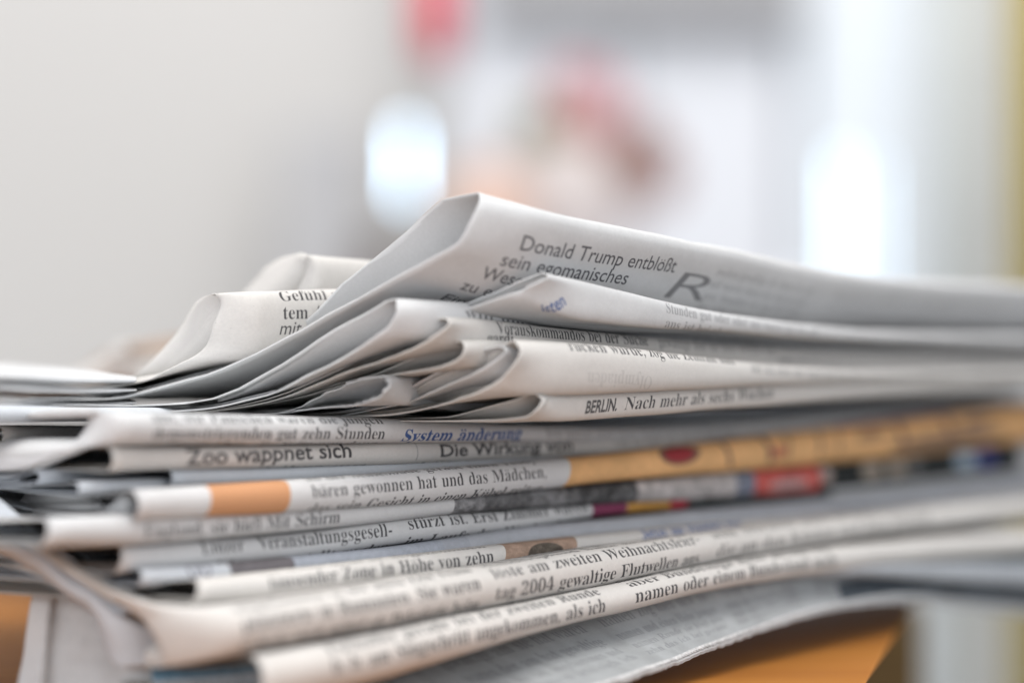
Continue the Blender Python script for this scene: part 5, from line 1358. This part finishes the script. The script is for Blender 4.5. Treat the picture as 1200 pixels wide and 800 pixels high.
sheet('grey sheet hanging down from the pile at the lower left, faintly creased',
      [[(46, 672, 338), (90, 668, 334), (140, 668, 331), (230, 700, 329)],
       [(36, 710, 333), (58, 712, 331.5), (64, 712, 332.5), (120, 716, 330), (230, 730, 327)],
       [(28, 765, 330), (52, 764, 328), (58, 764, 329.3), (130, 768, 327), (230, 770, 325)],
       [(18, 835, 327), (44, 835, 325), (50, 835, 326.5), (130, 835, 324), (230, 835, 323)]],
      paper=NEUTRAL, printed=show_through, seed=31, near=0, n=(60, 80), wrinkle=.8, inner=2, gap=.5)
sheet('small pale flap sticking out at the far left edge above the wooden table',
      [[(-30, 640, 352), (14, 644, 347), (60, 640, 340), (130, 650, 333)],
       [(-20, 662, 348), (6, 662, 342), (60, 660, 334), (130, 668, 328)],
       [(-16, 690, 346), (2, 685, 339), (60, 681, 331), (130, 680, 326)],
       [(-16, 692, 352), (2, 689, 346), (60, 684, 340), (130, 683, 336)]],
      paper=NEUTRAL, seed=32, near=3, n=(30, 40), wrinkle=.2)
# folded trapezoid flap
sheet('pale folded flap below the left end of the thick Flutwellen newspaper',
      [[(-80, 575, 340), (0, 633, 328), (46, 652, 325), (84, 682, 322), (108, 696, 320.5), (137, 720, 319), (160, 730, 319), (192, 744, 320)],
       [(-80, 590, 340), (0, 642, 328), (44, 664, 325), (80, 692, 322), (106, 708, 320.5), (137, 750, 319), (160, 756, 319), (192, 762, 320)],
       [(-80, 600, 350), (0, 650, 340), (44, 672, 335), (80, 702, 332), (110, 722, 326), (136, 778, 319.5), (160, 779.5, 319), (192, 779, 320)]],
      paper=COOL, seed=33, near=1, n=(24, 80), wrinkle=.15, inner=0)
# stiff pale bundle sweeping up to the left
sheet('broad pale grey sheet edges sweeping up to the left beside the folded newspapers',
      [[(-90, 560, 345), (-20, 572, 334), (40, 618, 328), (85, 655, 325), (125, 690, 322), (160, 716, 320)],
       [(-90, 590, 342), (-20, 605, 331), (30, 640, 326.5), (72, 668, 323.5), (106, 694, 321.3), (140, 720, 319.6)],
       [(-90, 615, 346), (-20, 622, 335), (20, 642, 331), (60, 668, 328), (100, 696, 325), (138, 724, 323)]],
      paper=COOL, seed=34, near=1, n=(24, 60), wrinkle=.2, inner=0)
def pr(pg, fd):
    pg.fill(0, 40, 0, 60, (.17, .30, .40), texture=.5, cell=4)
    pg.fill(0, 40, 5.2, 60, (.5, .53, .56), texture=.3, cell=8)
    T2 = [(3, 4.2, 'Sommer am'), (3, 7.4, 'Fluss und')]
    for x, y, s in T2:
        pg.text(s, (x, y), (x + 10, y), 1.0, ink=(.5, .55, .6), alpha=.5)
sheet('blue printed picture corner peeking out at the bottom left under the thick fold',
      [[(170, 764, 330), (230, 765, 328), (300, 750, 326)],
       [(178, 790, 326), (240, 785, 325), (320, 775, 323)],
       [(186, 840, 322), (240, 835, 321), (320, 830, 320)]],
      paper=NEUTRAL, printed=pr, seed=35, near=-4, n=(20, 30), wrinkle=.15)

# sheets running back to the left under the curled folds
for q, (ya, yb, lab) in enumerate(((428, 440, 'topmost of the pale blurred sheets running left under the curled folds'),
                                   (446, 453, 'middle one of the pale blurred sheets running left under the curled folds'),
                                   (464, 470, 'lowest of the pale blurred sheets running left, above the bluish gap'))):
    sheet(lab,
          [[(-120, ya - 3, 430), (0, ya, 410), (90, ya + 6, 388), (150, ya + 14 - q * 4, 372)],
           [(-120, ya, 395), (0, ya + 3, 385), (90, ya + 8, 370), (160, ya + 15 - q * 4, 356)],
           [(-120, yb, 392), (0, yb + 2, 382), (90, yb + 6, 367), (160, yb + 6 - q * 2, 354)],
           [(-120, yb + 1, 430), (0, yb + 3, 410), (90, yb + 6, 388), (150, yb + 6, 372)]],
          paper=NEUTRAL, seed=40 + q, n=(24, 40), wrinkle=.15, near=0)
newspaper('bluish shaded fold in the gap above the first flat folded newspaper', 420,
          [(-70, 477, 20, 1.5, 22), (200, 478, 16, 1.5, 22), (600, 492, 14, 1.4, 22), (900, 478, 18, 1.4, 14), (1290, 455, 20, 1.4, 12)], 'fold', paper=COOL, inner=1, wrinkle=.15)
